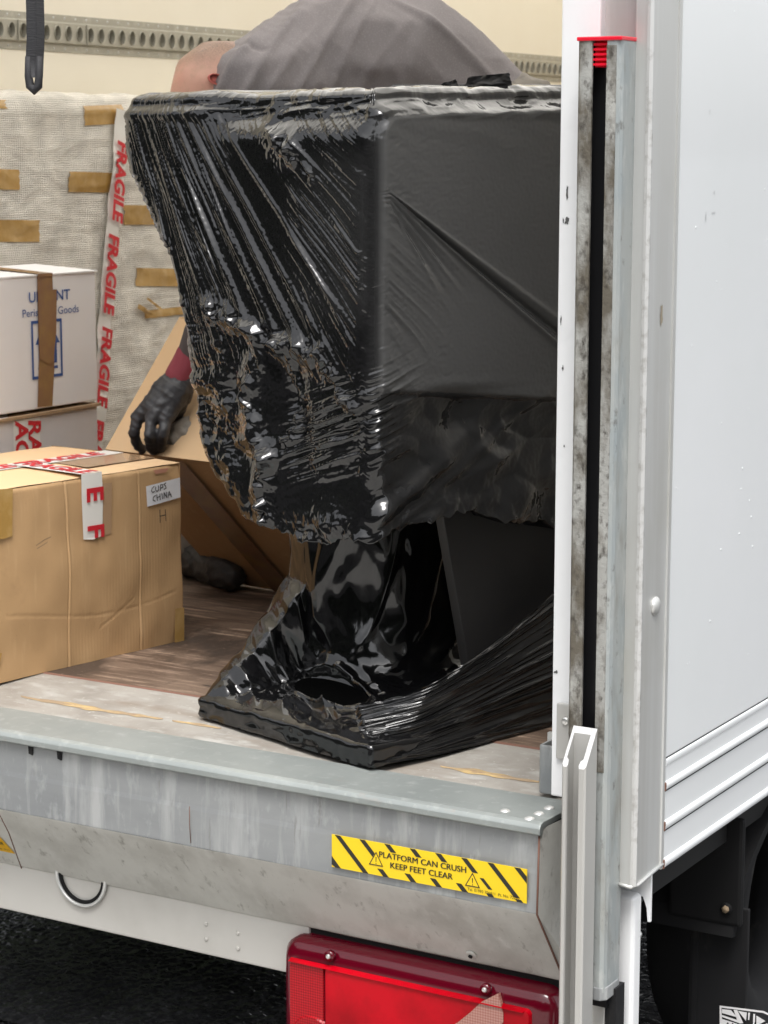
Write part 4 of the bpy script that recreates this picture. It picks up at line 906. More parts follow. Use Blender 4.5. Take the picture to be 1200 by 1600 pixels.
sh = (-1.1503,1.0397,1.725); el = (-1.1397,0.9208,1.4411); wr = (-1.2565,0.9157,1.2211)
sh2 = (-1.3019,1.3056,1.737); el2 = (-1.2464,1.3185,1.45); wr2 = (-1.2897,1.2804,1.2006)
hipn = (-0.7563,1.4051,1.6229); hipf = (-0.8808,1.6034,1.6284)
kn = (-0.762,1.267,1.2274); an = (-0.7072,1.2842,0.8424); kf = (-1.2001,1.4831,1.246); af = (-1.4981,1.2514,0.7698)
skinm = blob_mesh([[(tuple(Hc_ - cr*.06), .062), ((-1.1709,1.1306,1.7718), .070)], [((-1.1709,1.1306,1.7718), .08), ((-1.0782,1.2823,1.7874), .11), ((-0.8599,1.4429,1.709), .11)],
                   [(sh, .05), (el, .036), (wr, .024)], [(sh2, .05), (el2, .04), (wr2, .028)], [(hipn, .08), (kn, .055), (an, .04)], [(hipf, .08), (kf, .055), (af, .04)],
                   [(tuple(Hc_ - cr*.055 + fd*.055), .052), (tuple(Hc_ - cr*.085 + fd*.075), .034)], [(tuple(Hc_ - cr*.02 + fd*.105), .014), (tuple(Hc_ - cr*.045 + fd*.118), .016)]],
                  .009, [(Hc_, mtx(.116, .106, .082))])
c_, n_, f_ = skinm
body = mk('body', c_, f_, M['skin'], man, True)
hc = np.array(Hc_); crn, fdn_ = np.array(cr), np.array(fd)
hq = c_ - hc; hcr, hfd = hq @ crn, hq @ fdn_
hair = sm(-hfd*.9 + hcr*.25 + .012*pn(hcr*40, (hq @ np.array(sd_))*40, 88), .015, .085)*(np.linalg.norm(hq, axis=1) < .17)*sm(hcr, -.10, -.05)
ha_ = body.data.attributes.new('hair', 'FLOAT', 'POINT'); ha_.data.foreach_set('value', hair.astype(np.float32))
for s_ in (1, -1):
    ec = Hc_ + sd_*s_*.076 + cr*.036 + fd*.0
    V, F = [], []; m_, k_ = 18, 6
    for i in range(m_):
        t = 2*math.pi*i/m_; cc = cr*math.cos(t)*.015 + fd*math.sin(t)*.0095
        for j in range(k_):
            a = 2*math.pi*j/k_; V.append(ec + cc*(1+.16*math.cos(a)) + sd_*s_*(.006+.006*math.sin(a)) - fd*.004)
    for i in range(m_):
        for j in range(k_): F.append((i*k_+j, i*k_+(j+1) % k_, ((i+1) % m_)*k_+(j+1) % k_, ((i+1) % m_)*k_+j))
    c0 = len(V); V.append(ec + sd_*s_*.002); F += [(i*k_+3, ((i+1) % m_)*k_+3, c0) for i in range(m_)]
    mk('ear', V, F, M['ear'], man, True)
    eye = Hc_ + fd*.088 + sd_*s_*.031 - cr*.005
    mk('eye', *(lambda b: ([tuple(v.co*.012 + eye) for v in b.verts], [[x.index for x in f.verts] for f in b.faces]))((lambda b: (bmesh.ops.create_icosphere(b, subdivisions=2, radius=1.0), b.verts.index_update(), b)[2])(bmesh.new())), M['paper'], man, True)
# shirt
S = lambda x, y, d, r: ((x, y, d), r)
shirt_ch = [[((-1.1705,1.0127,1.7691), .093), ((-1.16,1.0903,1.7733), .120), ((-1.1499,1.1712,1.7959), .140), ((-1.1042,1.2736,1.8217), .172), ((-1.0102,1.3517,1.8173), .168), ((-0.9347,1.4103,1.7688), .148), ((-0.8694,1.4609,1.7093), .135), ((-0.8131,1.5068,1.6532), .130)],
            [((-1.1604,1.048,1.738), .098), ((-1.1536,1.0044,1.6739), .082), ((-1.1509,0.9809,1.6042), .075)], [((-1.2695,1.2565,1.7493), .105), ((-1.2729,1.3109,1.6757), .085), ((-1.2601,1.3158,1.6008), .078)]]
c_, n_, f_ = blob_mesh(shirt_ch, .0065)
rn, un, fn_ = np.array(rt), np.array(up), np.array(fw); cl = np.array(CAM_LOC)
u_ = (c_-cl)@rn; v_ = (c_-cl)@un
pxs = 600 + 3422*u_/((c_-cl)@fn_); pys = 800 - 3422*v_/((c_-cl)@fn_)
c2_ = c_.copy()
ph = u_*.90 - v_*.55
wv = np.zeros(len(c_))
for u0, v0_, ang, amp, wd, le in ((-.285, .90, 1.05, .010, .007, .13), (-.235, .90, 1.12, .012, .008, .16), (-.20, .88, 1.0, .008, .006, .12), (-.13, .92, 1.08, .014, .008, .20), (-.085, .90, 1.15, .008, .007, .15), (-.02, .90, .95, .006, .010, .13), (.12, .98, -.62, .010, .007, .12), (.17, .94, -.68, .010, .007, .14), (.24, .88, -.6, .009, .007, .14), (.05, .9, 1.3, .005, .012, .12), (.30, .84, -.65, .007, .006, .1)):
    du, dv_ = u_-u0, v_-v0_; al = du*math.cos(ang)+dv_*math.sin(ang); pe = -du*math.sin(ang)+dv_*math.cos(ang)
    wv += amp*np.exp(-(pe/wd)**2)*np.exp(-(al/le)**4)
wv = wv*(.75-.35*sm(u_, .0, .12))*(1+.8*pn(u_*5, v_*5, 94)) + .010*pn(u_*4, v_*5, 91) + .0035*ridge(pn(u_*9+v_*2, v_*5-u_*3, 92), 2)
seam_d = np.full(len(c_), 99.0)
for (xa, ya), (xb, yb) in zip([(336, 118), (344, 86), (360, 76), (386, 73)], [(344, 86), (360, 76), (386, 73), (414, 82)]):
    t_ = np.clip(((pxs-xa)*(xb-xa)+(pys-ya)*(yb-ya))/((xb-xa)**2+(yb-ya)**2), 0, 1); seam_d = np.minimum(seam_d, np.hypot(pxs-xa-t_*(xb-xa), pys-ya-t_*(yb-ya)))
wv -= .006*np.exp(-(seam_d/4.5)**2)
c2_ = c_ + n_*wv[:, None]
mk('shirt', c2_, f_, M['shirt'], man, True)
sm_pts = [(-1.1875,0.9393,1.8372), (-1.1672,0.9413,1.8468), (-1.1418,0.9487,1.8502), (-1.1176,0.9535,1.8499), (-1.0989,0.9569,1.841)]
# trousers
c_, n_, f_ = blob_mesh([[((-0.8105,1.4656,1.6758), .135), ((-0.7967,1.5302,1.6019), .15)], [(hipn, .115), (kn, .082), (an, .068)], [(hipf, .115), (kf, .082), (af, .070)]], .012)
w3 = (c_-cl)@fn_; wv = .010*ridge(pn(c_[:, 2]*16, c_[:, 0]*7+c_[:, 1]*5, 95)) + .006*pn(c_[:, 2]*9, c_[:, 0]*9, 96)
mk('trousers', c_ + n_*wv[:, None], f_, M['trouser'], man, True)
def boot(ank, dirv):
    a = Vector(ank); d = Vector(dirv).normalized(); z0 = .70
    g0 = Vector((a.x, a.y, 0))
    pt = lambda t, z: tuple(g0 + d*t + Vector((0, 0, z0+z)))
    c_, n_, f_ = blob_mesh([[(pt(0, .17), .052), (pt(0, .09), .054), (pt(-.03, .045), .044)], [(pt(-.03, .047), .046), (pt(.08, .05), .048), (pt(.17, .042), .040), (pt(.20, .036), .033)]], .007)
    c_ = c_ + n_*(.006*ridge(pn(c_[:, 2]*45, c_[:, 0]*25+c_[:, 1]*20, 77), 2))[:, None]; c_[:, 2] = np.maximum(c_[:, 2], z0+.002); mk('boot', c_, f_, M['boot'], man, True)
boot(af, (.62, -.35, 0)); boot(an, (-.8, -.3, 0))
# glove with five fingers, and a knitted maroon cuff
Dh = 4.45
kA, kB, kC, kD = (-1.3321,0.8389,1.1145), (-1.2963,0.836,1.1118), (-1.2707,0.8511,1.1118), (-1.2831,0.9034,1.1161)
fing = [[(kA, .0125), ((-1.3362,0.8306,1.0837), .0118), ((-1.3406,0.8464,1.0567), .0105), ((-1.3414,0.8667,1.0425), .0095)],
        [(kB, .0125), ((-1.2911,0.8217,1.0825), .0118), ((-1.2989,0.8359,1.0582), .0108), ((-1.3055,0.8531,1.0453), .0098)],
        [(kC, .0125), ((-1.2669,0.8364,1.0851), .0118), ((-1.2803,0.8476,1.0621), .0105), ((-1.2925,0.8618,1.0504), .0098)],
        [(kD, .0115), ((-1.2996,0.9233,1.0865), .0105), ((-1.3229,0.9391,1.0567), .0095), ((-1.3336,0.9423,1.0449), .0088)],
        [((-1.313,0.9278,1.1514), .017), ((-1.3661,0.9372,1.1181), .0135), ((-1.3827,0.9319,1.0802), .0115), ((-1.38,0.93,1.0618), .0105)]]
palm = [[((-1.2662,0.904,1.1903), .031), ((-1.291,0.8846,1.1646), .033), ((-1.3068,0.8573,1.1324), .026)], [((-1.282,0.8898,1.1646), .03), (kA, .0145)], [((-1.2761,0.8817,1.1657), .03), (kB, .0145)], [((-1.2694,0.8857,1.1657), .03), (kC, .0145)], [((-1.2685,0.8978,1.1647), .028), (kD, .0135)],
        [((-1.2923,0.8867,1.18), .020), (kA, .0145)]]
c_, n_, f_ = blob_mesh(fing + palm, .0032)
c_ = c_ + n_*(.0012*pn(c_[:, 0]*90, c_[:, 2]*90, 97) + .0016*ridge(pn(c_[:, 2]*60+c_[:, 0]*30, c_[:, 1]*30, 98)))[:, None]
mk('glove', c_, f_, M['glove'], man, True)
c_, n_, f_ = blob_mesh([[((-1.2709,0.9018,1.1929), .0335), ((-1.2579,0.9154,1.2237), .0345), ((-1.2545,0.9198,1.2365), .034)]], .004); mk('glove_cuff', c_, f_, M['cuff'], man, True)
c_, n_, f_ = blob_mesh([[((-1.2511,0.9218,1.2365), .0355), ((-1.229,0.9251,1.2776), .043), (el, .052), (sh, .062)]], .007); mk('sleeve', c_, f_, M['sleeve'], man, True)
# crumpled grey cloth under the hand
gc = thing('grey_cloth', (-1.296,0.9174,1.045), 'crumpled grey cloth bunched on the tipped carton below the gloved hand', 'cloth')
c_, n_, f_ = blob_mesh([[((-1.2651,0.909,1.0903), .022), ((-1.2791,0.8968,1.0697), .026), ((-1.3031,0.8893,1.0425), .022), ((-1.3339,0.8911,1.0242), .014)], [((-1.2772,0.9397,1.1034), .016), ((-1.3025,0.9206,1.0814), .022)]], .005)
mk('folded_cloth', c_ + n_*(.007*ridge(pn(c_[:, 0]*30+c_[:, 2]*20, c_[:, 2]*40, 99)) + .004*pn(c_[:, 0]*60, c_[:, 2]*60, 90))[:, None], f_, M['trouser'], gc, True)

# ------------------------------------------------------------------ furniture wrapped in black stretch film
KX = np.array([-.35, .115, .70]); AX = np.array([-.957, .291, 0]); BX = np.array([.291, .957, 0]); ZX = np.array([0, 0, 1.0])
wf = thing('film_wrapped_furniture', tuple(KX + AX*.22 + BX*.25), 'tall pedestal furniture tightly wrapped in glossy black stretch film at the truck edge', 'furniture')
def toW(P): return KX + P[..., 0:1]*AX + P[..., 1:2]*BX + (P[..., 2:3]-.70)*ZX
def arcpts(c, r, a0, a1, n):
    t = np.radians(np.linspace(a0, a1, n)); return np.stack([c[0]+r*np.cos(t), c[1]+r*np.sin(t)], -1)
def perim(La, Lb, bk, r1, r2, nA, nL, nF, nR):
    """open path left-back -> left corner -> near corner (0,0) -> right-back, plus coarse hidden back; returns pts, q"""
    a = np.stack([np.full(nA, La), np.linspace(bk, r1, nA)], -1)
    b = arcpts((La-r1, r1), r1, 0, -90, nL)[1:]
    c = np.stack([np.linspace(La-r1, r2, nF), np.zeros(nF)], -1)[1:]
    d = arcpts((r2, r2), r2, 270, 180, nL)[1:]
    e = np.stack([np.zeros(nR), np.linspace(r2, Lb, nR)], -1)[1:]
    f = np.stack([np.linspace(0, La, 14), np.full(14, Lb)], -1)[1:]
    g = np.stack([np.full(8, La), np.linspace(Lb, bk, 8)], -1)[1:-1]
    p = np.concatenate([a, b, c, d, e, f, g])
    s = np.r_[0, np.cumsum(np.hypot(*np.diff(p, axis=0).T))]; mid = len(a)+len(b)+len(c)+len(d)//2
    q = s[mid]-s; vis = len(a)+len(b)+len(c)+len(d)+len(e)
    return p, q, vis
def normals(P, closed=True):
    du = (np.roll(P, -1, 1)-np.roll(P, 1, 1)) if closed else np.gradient(P, axis=1); dv = np.gradient(P, axis=0)
    n = np.cross(du, dv); return n/np.maximum(np.linalg.norm(n, axis=-1, keepdims=True), 1e-9)
LaT = np.array([(1.02, .26), (1.04, .30), (1.057, .325), (1.085, .365), (1.111, .396), (1.171, .436), (1.266, .454), (1.35, .464), (1.42, .478), (1.476, .498), (1.53, .545), (1.58, .588), (1.62, .617), (1.66, .630), (1.70, .632), (1.735, .632), (1.77, .632)])
zrow = np.linspace(1.03, 1.742, 380)
rows, qs = [], []
for z in zrow:
    La = np.interp(z, LaT[:, 0], LaT[:, 1]); r2 = .032 + .008*sm(z, 1.25, 1.06)
    p, q, vis = perim(La + .012*sm(z, 1.60, 1.50), .60, .42, .032, r2, 40, 10, 330, 250)
    rows.append(np.c_[p, np.full(len(p), z)]); qs.append(q)
G = np.array(rows); Q = np.array(qs); Zg = G[..., 2].copy()
# ragged hem and sloping top line
hemQ = np.array([-.62, -.41, -.30, -.163, -.08, -.02, .03, .12, .213, .31, .45, .7]); hemZ = np.array([1.02, 1.033, 1.055, 1.09, 1.072, 1.060, 1.055, 1.038, 1.046, 1.055, 1.07, 1.09])
topQ = np.array([-1.4, -.70, -.60, -.40, -.2, 0, .22, .45, .60, .9, 1.1]); topZ = np.array([1.70, 1.70, 1.737, 1.736, 1.731, 1.726, 1.727, 1.725, 1.722, 1.718, 1.70])
hz = np.interp(Q[0], hemQ, hemZ) + .008*facet(Q[0]*28, 0*Q[0], 5) + .004*facet(Q[0]*70, 0*Q[0]+3, 6)
tz = np.interp(Q[0], topQ, topZ) + .0025*pn(Q[0]*18, 0*Q[0], 7)
tt = (zrow-zrow[0])/(zrow[-1]-zrow[0]); Zn = hz[None]*(1-tt[:, None]) + tz[None]*tt[:, None]
G[..., 2] = Zn; Zg = Zn
q, z = Q, Zg
onL = sm(q, -.01, .02); onR = 1-onL
ang = np.arctan2(2.08-z, .74-q); rad = np.hypot(2.08-z, .74-q)
def blob(q0, z0, rq, rz=None): return np.exp(-((q-q0)/rq)**2 - ((z-z0)/(rz or rq))**2)
def seg(pts, wd):
    d = np.full(q.shape, 9.0)
    for (a, b), (c, e) in zip(pts[:-1], pts[1:]):
        L2 = (c-a)**2+(e-b)**2; t = np.clip(((q-a)*(c-a)+(z-b)*(e-b))/L2, 0, 1); d = np.minimum(d, np.hypot(q-a-t*(c-a), z-b-t*(e-b)))
    return np.exp(-(d/wd)**2)
H = np.zeros_like(q)
# tension folds fanning from the upper left
m_up = sm(z, 1.27, 1.36)*(1-sm(z, 1.685, 1.715)*.8)
mF = m_up*np.maximum(onL, .8*sm(q, -.20, -.02)*sm(z-.62*q, 1.61, 1.57))
wob = .012*pn(rad*5, ang*9, 21)
calm = 1 - .75*blob(.27, 1.50, .07, .10)
fold = .85*(.0026*(ridge(pn((ang+wob)*24, rad*1.6, 22), 3)) + .0024*ridge(pn((ang+wob)*52, rad*2.2, 23), 3.5) + .0013*ridge(pn((ang+wob*.6)*100, rad*2.4, 24), 3))
edge_ = 1-.25*np.exp(-(q/.014)**2)
dens = np.maximum(sm(q, .30, .36), sm(q, .21, .15))*(.55 + .75*sm(pn(ang*7, rad*2.5, 26), -.3, .35)) + .12
H += mF*dens*fold*edge_
H += .0032*pn((ang+wob)*7, rad*1.2, 27)*m_up*onL*sm(q, .0, .06)
# a few long strong pleats
for a0, wd, am in ((.895, .010, .010), (.945, .012, .008), (1.00, .010, .009), (.85, .008, .006), (1.10, .012, .007), (1.18, .010, .006), (.78, .006, .004)):
    H += .7*am*np.exp(-((ang-a0-wob*.4)/wd)**2)*m_up*np.maximum(onL, .5)*sm(rad, .35, .6)*edge_
# flat board pulled tight on the right face
_rc = .040; _dx = np.maximum(_rc - (-q-.006), 0); _dzt = np.maximum(z - (1.700+.05*(-q)-_rc), 0); _dzb = np.maximum((1.288-.105*(-q)+.012) - z, 0)
_sd = np.where(_dzb > 0, np.hypot(np.maximum(.012-(-q-.006), 0), _dzb) - .012, np.where(_dzt > 0, np.hypot(_dx, _dzt) - _rc, .0 - (-q-.006)))
brd = sm(_sd, .005, -.007)*sm(q, .004, -.004)
H += .0065*brd
gv = np.arctan2(1.602-z, .0-q+.005); rg = np.hypot(1.602-z, q-.005)
g0 = .548
for da, dep, wd in ((0, -.0085, .017), (.035, .0050, .014), (-.04, .003, .018), (.10, .0025, .02), (.17, -.0030, .018), (.21, .0025, .012), (.30, -.003, .022), (.36, .002, .014)):
    H += dep*np.exp(-((gv-g0-da)/(wd*(1.3-.6*np.clip(rg/.4, 0, 1))))**2)*onR*sm(rg, .01, .06)*(1 if abs(da) < .05 else 1-sm(rg, .12, .30))
H += onR*brd*(.0034*pn(q*3.2+z*1.5, z*3.2, 30) + .0012*pn(q*6, z*6, 31) + .0004*pn((ang)*60, rad*4, 32)*sm(q, -.20, -.02))
H += onR*.0016*pn(q*3, z*55, 33)*np.exp(-((z+.105*(-q)-1.305)/.018)**2)
H += onR*.0016*pn(q*4+z*9, z*26-q*9, 34)*sm(z, 1.62, 1.68)*(1-sm(z, 1.69, 1.71))
# lower half: bunched, crumpled film
low = 1-sm(z + .06*np.clip(-q, 0, 1), 1.245, 1.31)
lowL = low*onL
cr1 = facet(q*8, z*10, 51)*.012 + facet(q*19, z*24, 52)*.0065 + facet(q*44, z*56, 53)*.0022*sm(pn(q*9, z*9, 49), -.1, .3)
H += lowL*cr1*(.30 + .60*sm(pn(q*7, z*7, 54), -.2, .4))*edge_
# fine sideways wrinkles on the left flank
flank = sm(q, .30, .34)*(1-sm(z, 1.38, 1.46))
H += flank*(.0034*facet(q*9, z*30+q*5, 55) + .0018*facet(q*26, z*75, 56) + .0007*facet(q*60, z*150, 57))
# sweeping pleats under the board corner
an2 = np.arctan2(z-1.33, q+.08)
swp = np.exp(-(((z-1.235)+.25*(q-.05))/.06)**2)*sm(q, -.12, 0)*(1-sm(q, .16, .22))
H += swp*(.006*ridge(pn(q*5, (z+.32*q)*55, 58), 1.6) + .003*ridge(pn(q*9, (z+.35*q)*120, 59), 1.6))
# rope-like gathers
rope1 = seg([(.375, 1.395), (.30, 1.372), (.23, 1.352), (.17, 1.345), (.11, 1.338), (.095, 1.315)], .016)
rope2 = seg([(.27, 1.31), (.285, 1.26), (.265, 1.20), (.235, 1.16), (.25, 1.11), (.24, 1.065)], .020)
rope3 = seg([(.19, 1.345), (.165, 1.27), (.185, 1.20), (.225, 1.165)], .012)
rope4 = seg([(.085, 1.32), (.07, 1.285), (.03, 1.262)], .010)
knot = blob(.195, 1.655, .035, .022) + .8*seg([(.17, 1.64), (.13, 1.61)], .012) + .6*seg([(.24, 1.69), (.20, 1.655)], .014)
gath = np.clip(rope1 + rope2 + .7*rope3 + .8*rope4 + knot, 0, 1.2)
H += .012*rope1 + .014*rope2 + .008*rope3 + .007*rope4 + .010*knot
H += gath*(facet(q*38, z*38, 61)*.0105 + facet(q*85, z*85, 62)*.0042)
H -= .020*blob(.175, 1.255, .022, .05) + .010*blob(.325, 1.265, .02, .03)
# right side under the board: broad facets and a frilled hem
lowR = low*onR
dg_ = (z - 1.20) - .55*(-q-.20)
H += lowR*(facet(q*9+3*z, z*13, 63)*.014 + facet(q*20, z*24, 64)*.0055 + .006*pn(q*7, z*12, 66) - .012*sm(z, 1.10, 1.27))
H += lowR*.018*np.exp(-(dg_/.020)**2)*sm(q, -.30, -.05)*(1-sm(q, -.03, .03)) + lowR*.006*np.exp(-((dg_+.035)/.012)**2)
hemm = np.exp(-((z-hz[None])/.035)**2)
H += hemm*(1-.5*onR)*(facet(q*36, z*36, 65)*.0065 + facet(q*85, z*85, 67)*.0026 + .003) 
H += .012*blob(.10, 1.075, .06, .03)
# crinkled roll along the top
topm = sm(z, 1.692, 1.715)
topc = topm*(1-.85*sm(q, .40, .50))
H += topc*(facet(q*14+z*8, z*30, 71)*.0045 + facet(q*34+z*16, z*62, 72)*.0028 + .003*ridge(pn(q*9+z*30, z*40, 73), 3))
H += topm*.004 + sm(q, .36, .5)*topm*.004 - onR*.010*sm(z, 1.705, 1.73)*topm
# the upper edge leans back: an upward-facing band of crinkled film
zt_ = tz[None] - z
H -= .034*(1-sm(zt_, 0, .065))*(1-sm(q, .33, .42))*sm(q, -.02, .03) + .016*(1-sm(zt_, 0, .025))*sm(q, .33, .42) + .022*(1-sm(zt_, 0, .028))*onR
H += .0004*pn(q*160, z*160, 75)
nrm_ = normals(G); D = G + nrm_*H[..., None]
# orientation check: outward means away from the centre
cen = np.array([.25, .28]); outw = np.sign(((D[..., :2]-G[..., :2])*(G[..., :2]-cen)).sum(-1)*np.sign(H)); 
if np.median(outw) < 0: D = G - nrm_*H[..., None]
# roll over the top, then a cap; tuck under at the hem
ring = D[-1]; caps = []
for t in np.linspace(.12, 1, 9):
    a = t*math.pi/2; r_ = ring.copy(); k = .034*(1-math.cos(a)); c0 = np.array([.30, .30])
    dirn = (c0-r_[:, :2]); dl = np.linalg.norm(dirn, axis=1, keepdims=True); r_[:, :2] += dirn/dl*k; r_[:, 2] += .016*math.sin(a) + .003*facet(Q[-1]*30, t*4+0*Q[-1], 81)*t; caps.append(r_)
last = caps[-1]
for t in (.2, .45, .7, .95):
    r_ = last.copy(); r_[:, :2] += (np.array([.30, .30])-r_[:, :2])*t; r_[:, 2] += .004*facet(r_[:, 0]*20, r_[:, 1]*20, 82); caps.append(r_)
und = []
ring = D[0]
for t in (.5, .22, .08, .03):
    r_ = ring.copy(); r_[:, :2] += (np.array([.24, .25])-r_[:, :2])*t; r_[:, 2] += .03*t + .006*facet(Q[0]*20, t*9+0*Q[0], 83)*t; und.append(r_)
full = np.concatenate([np.array(und), D, np.array(caps)])
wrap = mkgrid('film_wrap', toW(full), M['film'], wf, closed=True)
# tight flat face where the board is: grey reflection painted in, duller finish
taut_reflection = np.zeros(full.shape[:2])
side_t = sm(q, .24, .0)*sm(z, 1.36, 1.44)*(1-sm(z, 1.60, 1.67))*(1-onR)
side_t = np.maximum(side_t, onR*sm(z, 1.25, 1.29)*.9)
taut_reflection[len(und):len(und)+len(D)] = np.clip(np.maximum(brd, .28*side_t), 0, 1)
ta_ = wrap.data.attributes.new('taut_reflection', 'FLOAT', 'POINT'); ta_.data.foreach_set('value', taut_reflection.ravel().astype(np.float32))

# torn corner of film at the upper left, loose flaps on top
def film_sheet(name, ctr, n, m, amp, sc_, seed, mt=None):
    """bilinear sheet through 4 local (a,b,z) corners with crumple"""
    s, t = np.meshgrid(np.linspace(0, 1, n), np.linspace(0, 1, m)); c = [np.array(p) for p in ctr]
    P = (c[0]*((1-s)*(1-t))[..., None] + c[1]*(s*(1-t))[..., None] + c[2]*(s*t)[..., None] + c[3]*((1-s)*t)[..., None])
    nn = normals(P, False); P = P + nn*(amp*facet(s*sc_, t*sc_, seed) + amp*.5*facet(s*sc_*2.3, t*sc_*2.3, seed+1))[..., None]
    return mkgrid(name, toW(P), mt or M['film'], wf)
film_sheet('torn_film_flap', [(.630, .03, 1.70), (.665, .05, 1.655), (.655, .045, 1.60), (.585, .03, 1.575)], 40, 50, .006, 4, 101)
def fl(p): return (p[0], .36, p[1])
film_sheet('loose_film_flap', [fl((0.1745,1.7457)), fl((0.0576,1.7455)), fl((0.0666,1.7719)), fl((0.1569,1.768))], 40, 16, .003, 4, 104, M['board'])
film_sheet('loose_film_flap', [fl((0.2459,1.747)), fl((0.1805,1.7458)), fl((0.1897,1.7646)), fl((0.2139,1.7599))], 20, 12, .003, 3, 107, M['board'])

# pedestal: base plate rising to the column under a skirt of film
def loft(name, rings, seed, crump, mt=None, closed=True):
    P = np.array(rings); return P
nA, nL, nF, nR = 40, 90, 150, 130
colL, colB0, colB1, colR = .486, .182, .46, .19
base_rows = []
def peri2(a0, a1, b0, b1, z, r):
    p, q_, _ = perim(a1-a0, b1-b0, b1-b0-.02, r, r, nA, nL, nF, nR); return np.c_[p[:, 0]+a0, p[:, 1]+b0, np.full(len(p), z)], q_
zz_ = [.7015, .706, .712, .718, .724, .730, .734, .737]
bl = []
for k, z_ in enumerate(zz_):
    ins = .0 if k < 6 else (.002 if k == 6 else .007); p, qb = peri2(ins, .438-ins, ins, .52, z_, .008); bl.append(p)
top0 = bl[-1]; sql = [qb]*len(zz_)
tgt, qcol = peri2(colR, colL, colB0, colB1, .80, .125)
tgt_hi, _ = peri2(colR, colL, colB0, colB1, 1.075, .02)
for t in np.linspace(.02, 1, 110):   # film skirt: nearly flat on the plate, then curling up the column
    lf = sm(qb, .34, .43)                                   # left flank: the film slopes straight down like a tent
    w_ = (1-(1-min(1, t/.82))**2)*(1-lf) + min(1, t/.75)*lf
    hgt = .737 + .345*t**3.4*(1-lf) + (.185*(t/.75)**1.1 if t < .75 else .185 + .16*(t-.75)/.25)*lf
    p = top0*(1-w_[:, None]) + tgt*w_[:, None]; p[:, 2] = hgt; sql.append(qb*(1-w_) + qcol*w_)
    bl.append(p)
Bg = np.array(bl); sQ = np.array(sql); tR = np.r_[np.linspace(-.06, 0, len(zz_)), np.linspace(.02, 1, 110)][:, None] + 0*sQ
nb = normals(Bg); 
side_ = tR <= 0
Hb = np.where(side_, .0026*facet(sQ*13, tR*50+sQ*8, 121) + .0016*facet(sQ*35, tR*110+sQ*20, 122), 0)
plate = (tR > 0)*(1-sm(tR, .45, .7))
Hb += plate*(facet(sQ*6, tR*3.5, 123)*.013 + facet(sQ*13, tR*8, 124)*.0085 + facet(sQ*30, tR*19, 125)*.0030 + .007*ridge(pn(sQ*7, tR*2, 151), 3) + .003)*sm(tR, 0, .10)*(1-.95*np.exp(-((Bg[..., 0]-.246)/.085)**4 - ((Bg[..., 1]-.135)/.026)**4))
er_ = np.hypot((Bg[..., 0]-.246)/.092, (Bg[..., 1]-.135)/.030)
Hb += plate*(.011 + .006*facet(sQ*30, tR*20, 155))*np.exp(-((er_-1.15)/.16)**2)
colm = sm(tR, .45, .75)
Hb += colm*(.008*pn(sQ*5, tR*1.6, 126) + .006*ridge(pn(sQ*10+tR*2, tR*1.8, 127), 3) + facet(sQ*7, tR*4, 128)*.012 + facet(sQ*17, tR*8, 129)*.0055 + facet(sQ*40, tR*18, 130)*.0014)
Hb *= 1-.6*(tR > 0)*sm(qb, .38, .43)[None]
Bn = Bg + nb*Hb[..., None]
chk = (Bn[60, :, :2]-Bg[60, :, :2])*(Bg[60, :, :2]-np.array([.3, .33]))
if np.median(chk.sum(-1)) < 0: Bn = Bg - nb*Hb[..., None]
Bn[..., 2] = np.maximum(Bn[..., 2], .7015)
mkgrid('pedestal_film', toW(Bn), M['film'], wf, closed=True)
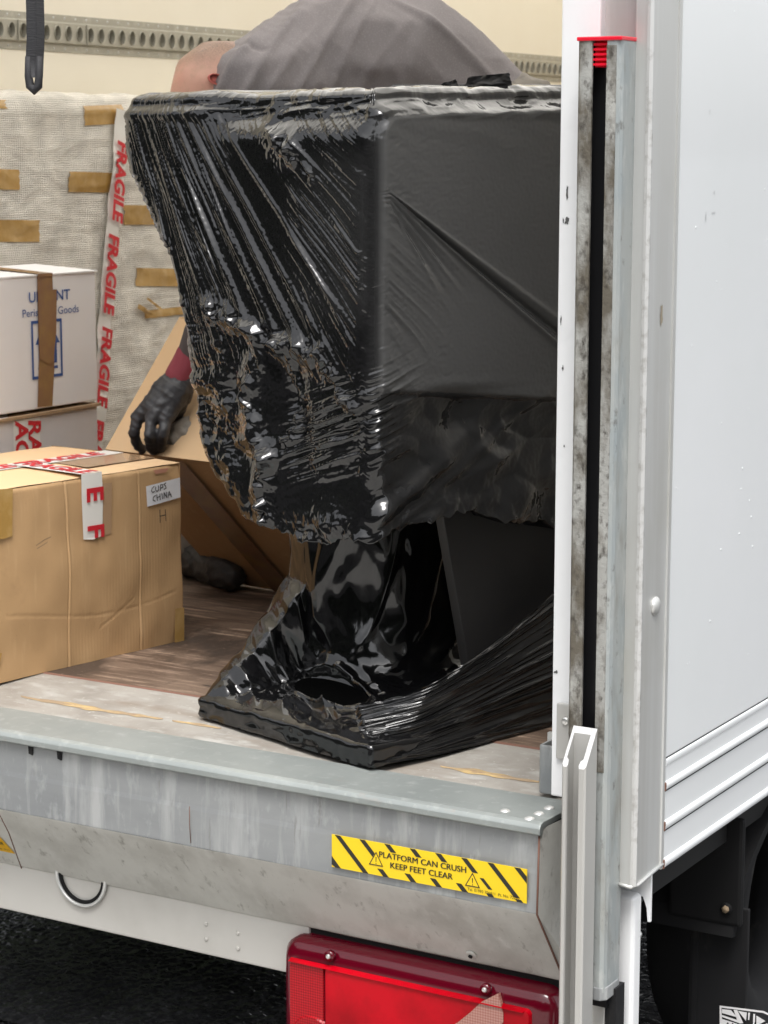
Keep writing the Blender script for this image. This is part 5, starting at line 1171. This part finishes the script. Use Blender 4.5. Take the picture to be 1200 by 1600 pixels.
def ruled(name, lo, hi, n, m, fn, mt=None):
    lo, hi = np.array(lo), np.array(hi); s = np.linspace(0, 1, n); sl_ = np.linspace(0, 1, len(lo)); sh_ = np.linspace(0, 1, len(hi))
    Lc = np.stack([np.interp(s, sl_, lo[:, k]) for k in range(3)], -1); Hc = np.stack([np.interp(s, sh_, hi[:, k]) for k in range(3)], -1)
    kn_ = n//5 | 1; hw_ = kn_//2; w__ = np.hanning(kn_+2)[1:-1]; w__ /= w__.sum()
    def smth(A):
        P_ = np.concatenate([2*A[:1]-A[1:hw_+1][::-1], A, 2*A[-1:]-A[-hw_-1:-1][::-1]])
        return np.stack([np.convolve(P_[:, k], w__, 'valid') for k in range(3)], -1)
    Lc, Hc = smth(Lc), smth(Hc)
    t = np.linspace(0, 1, m)[:, None, None]; P = Lc[None]*(1-t) + Hc[None]*t
    S_, T_ = np.meshgrid(s, np.linspace(0, 1, m)); nn = normals(P, False)
    if np.median(nn[..., 0]*-.7 + nn[..., 1]*-.7) < 0: nn = -nn
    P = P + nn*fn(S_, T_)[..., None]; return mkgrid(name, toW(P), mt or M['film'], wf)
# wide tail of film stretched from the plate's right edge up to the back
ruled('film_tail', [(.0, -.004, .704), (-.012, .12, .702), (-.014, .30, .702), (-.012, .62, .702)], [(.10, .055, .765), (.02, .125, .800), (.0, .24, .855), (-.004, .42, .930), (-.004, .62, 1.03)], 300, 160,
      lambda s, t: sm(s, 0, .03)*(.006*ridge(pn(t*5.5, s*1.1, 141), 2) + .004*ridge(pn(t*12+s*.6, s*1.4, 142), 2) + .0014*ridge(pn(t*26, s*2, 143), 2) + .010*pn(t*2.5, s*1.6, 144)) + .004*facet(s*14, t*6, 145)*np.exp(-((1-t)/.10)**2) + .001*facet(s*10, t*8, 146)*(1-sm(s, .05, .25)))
# matt boards under the body
hexa('under_board', [tuple(toW(np.array(p))) for p in ((.055, .20, 1.10), (.055, .60, 1.10), (.075, .60, 1.10), (.075, .20, 1.10), (.055, .29, .72), (.055, .60, .72), (.075, .60, .72), (.075, .29, .72))], M['board'], wf, .002)
hexa('column_core', [tuple(toW(np.array(p))) for p in ((.24, .27, .72), (.41, .27, .72), (.41, .43, .72), (.24, .43, .72), (.24, .27, 1.10), (.41, .27, 1.10), (.41, .43, 1.10), (.24, .43, 1.10))], M['slot'], wf)
# flat black patch painting the dark inside of a hand hole in the film
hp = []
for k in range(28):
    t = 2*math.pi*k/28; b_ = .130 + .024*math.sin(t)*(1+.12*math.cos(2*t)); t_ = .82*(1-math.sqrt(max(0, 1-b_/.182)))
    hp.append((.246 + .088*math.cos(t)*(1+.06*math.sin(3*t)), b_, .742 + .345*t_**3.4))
mk('film_hole_dark', toW(np.array(hp)), [list(range(28))], M['void'], wf)
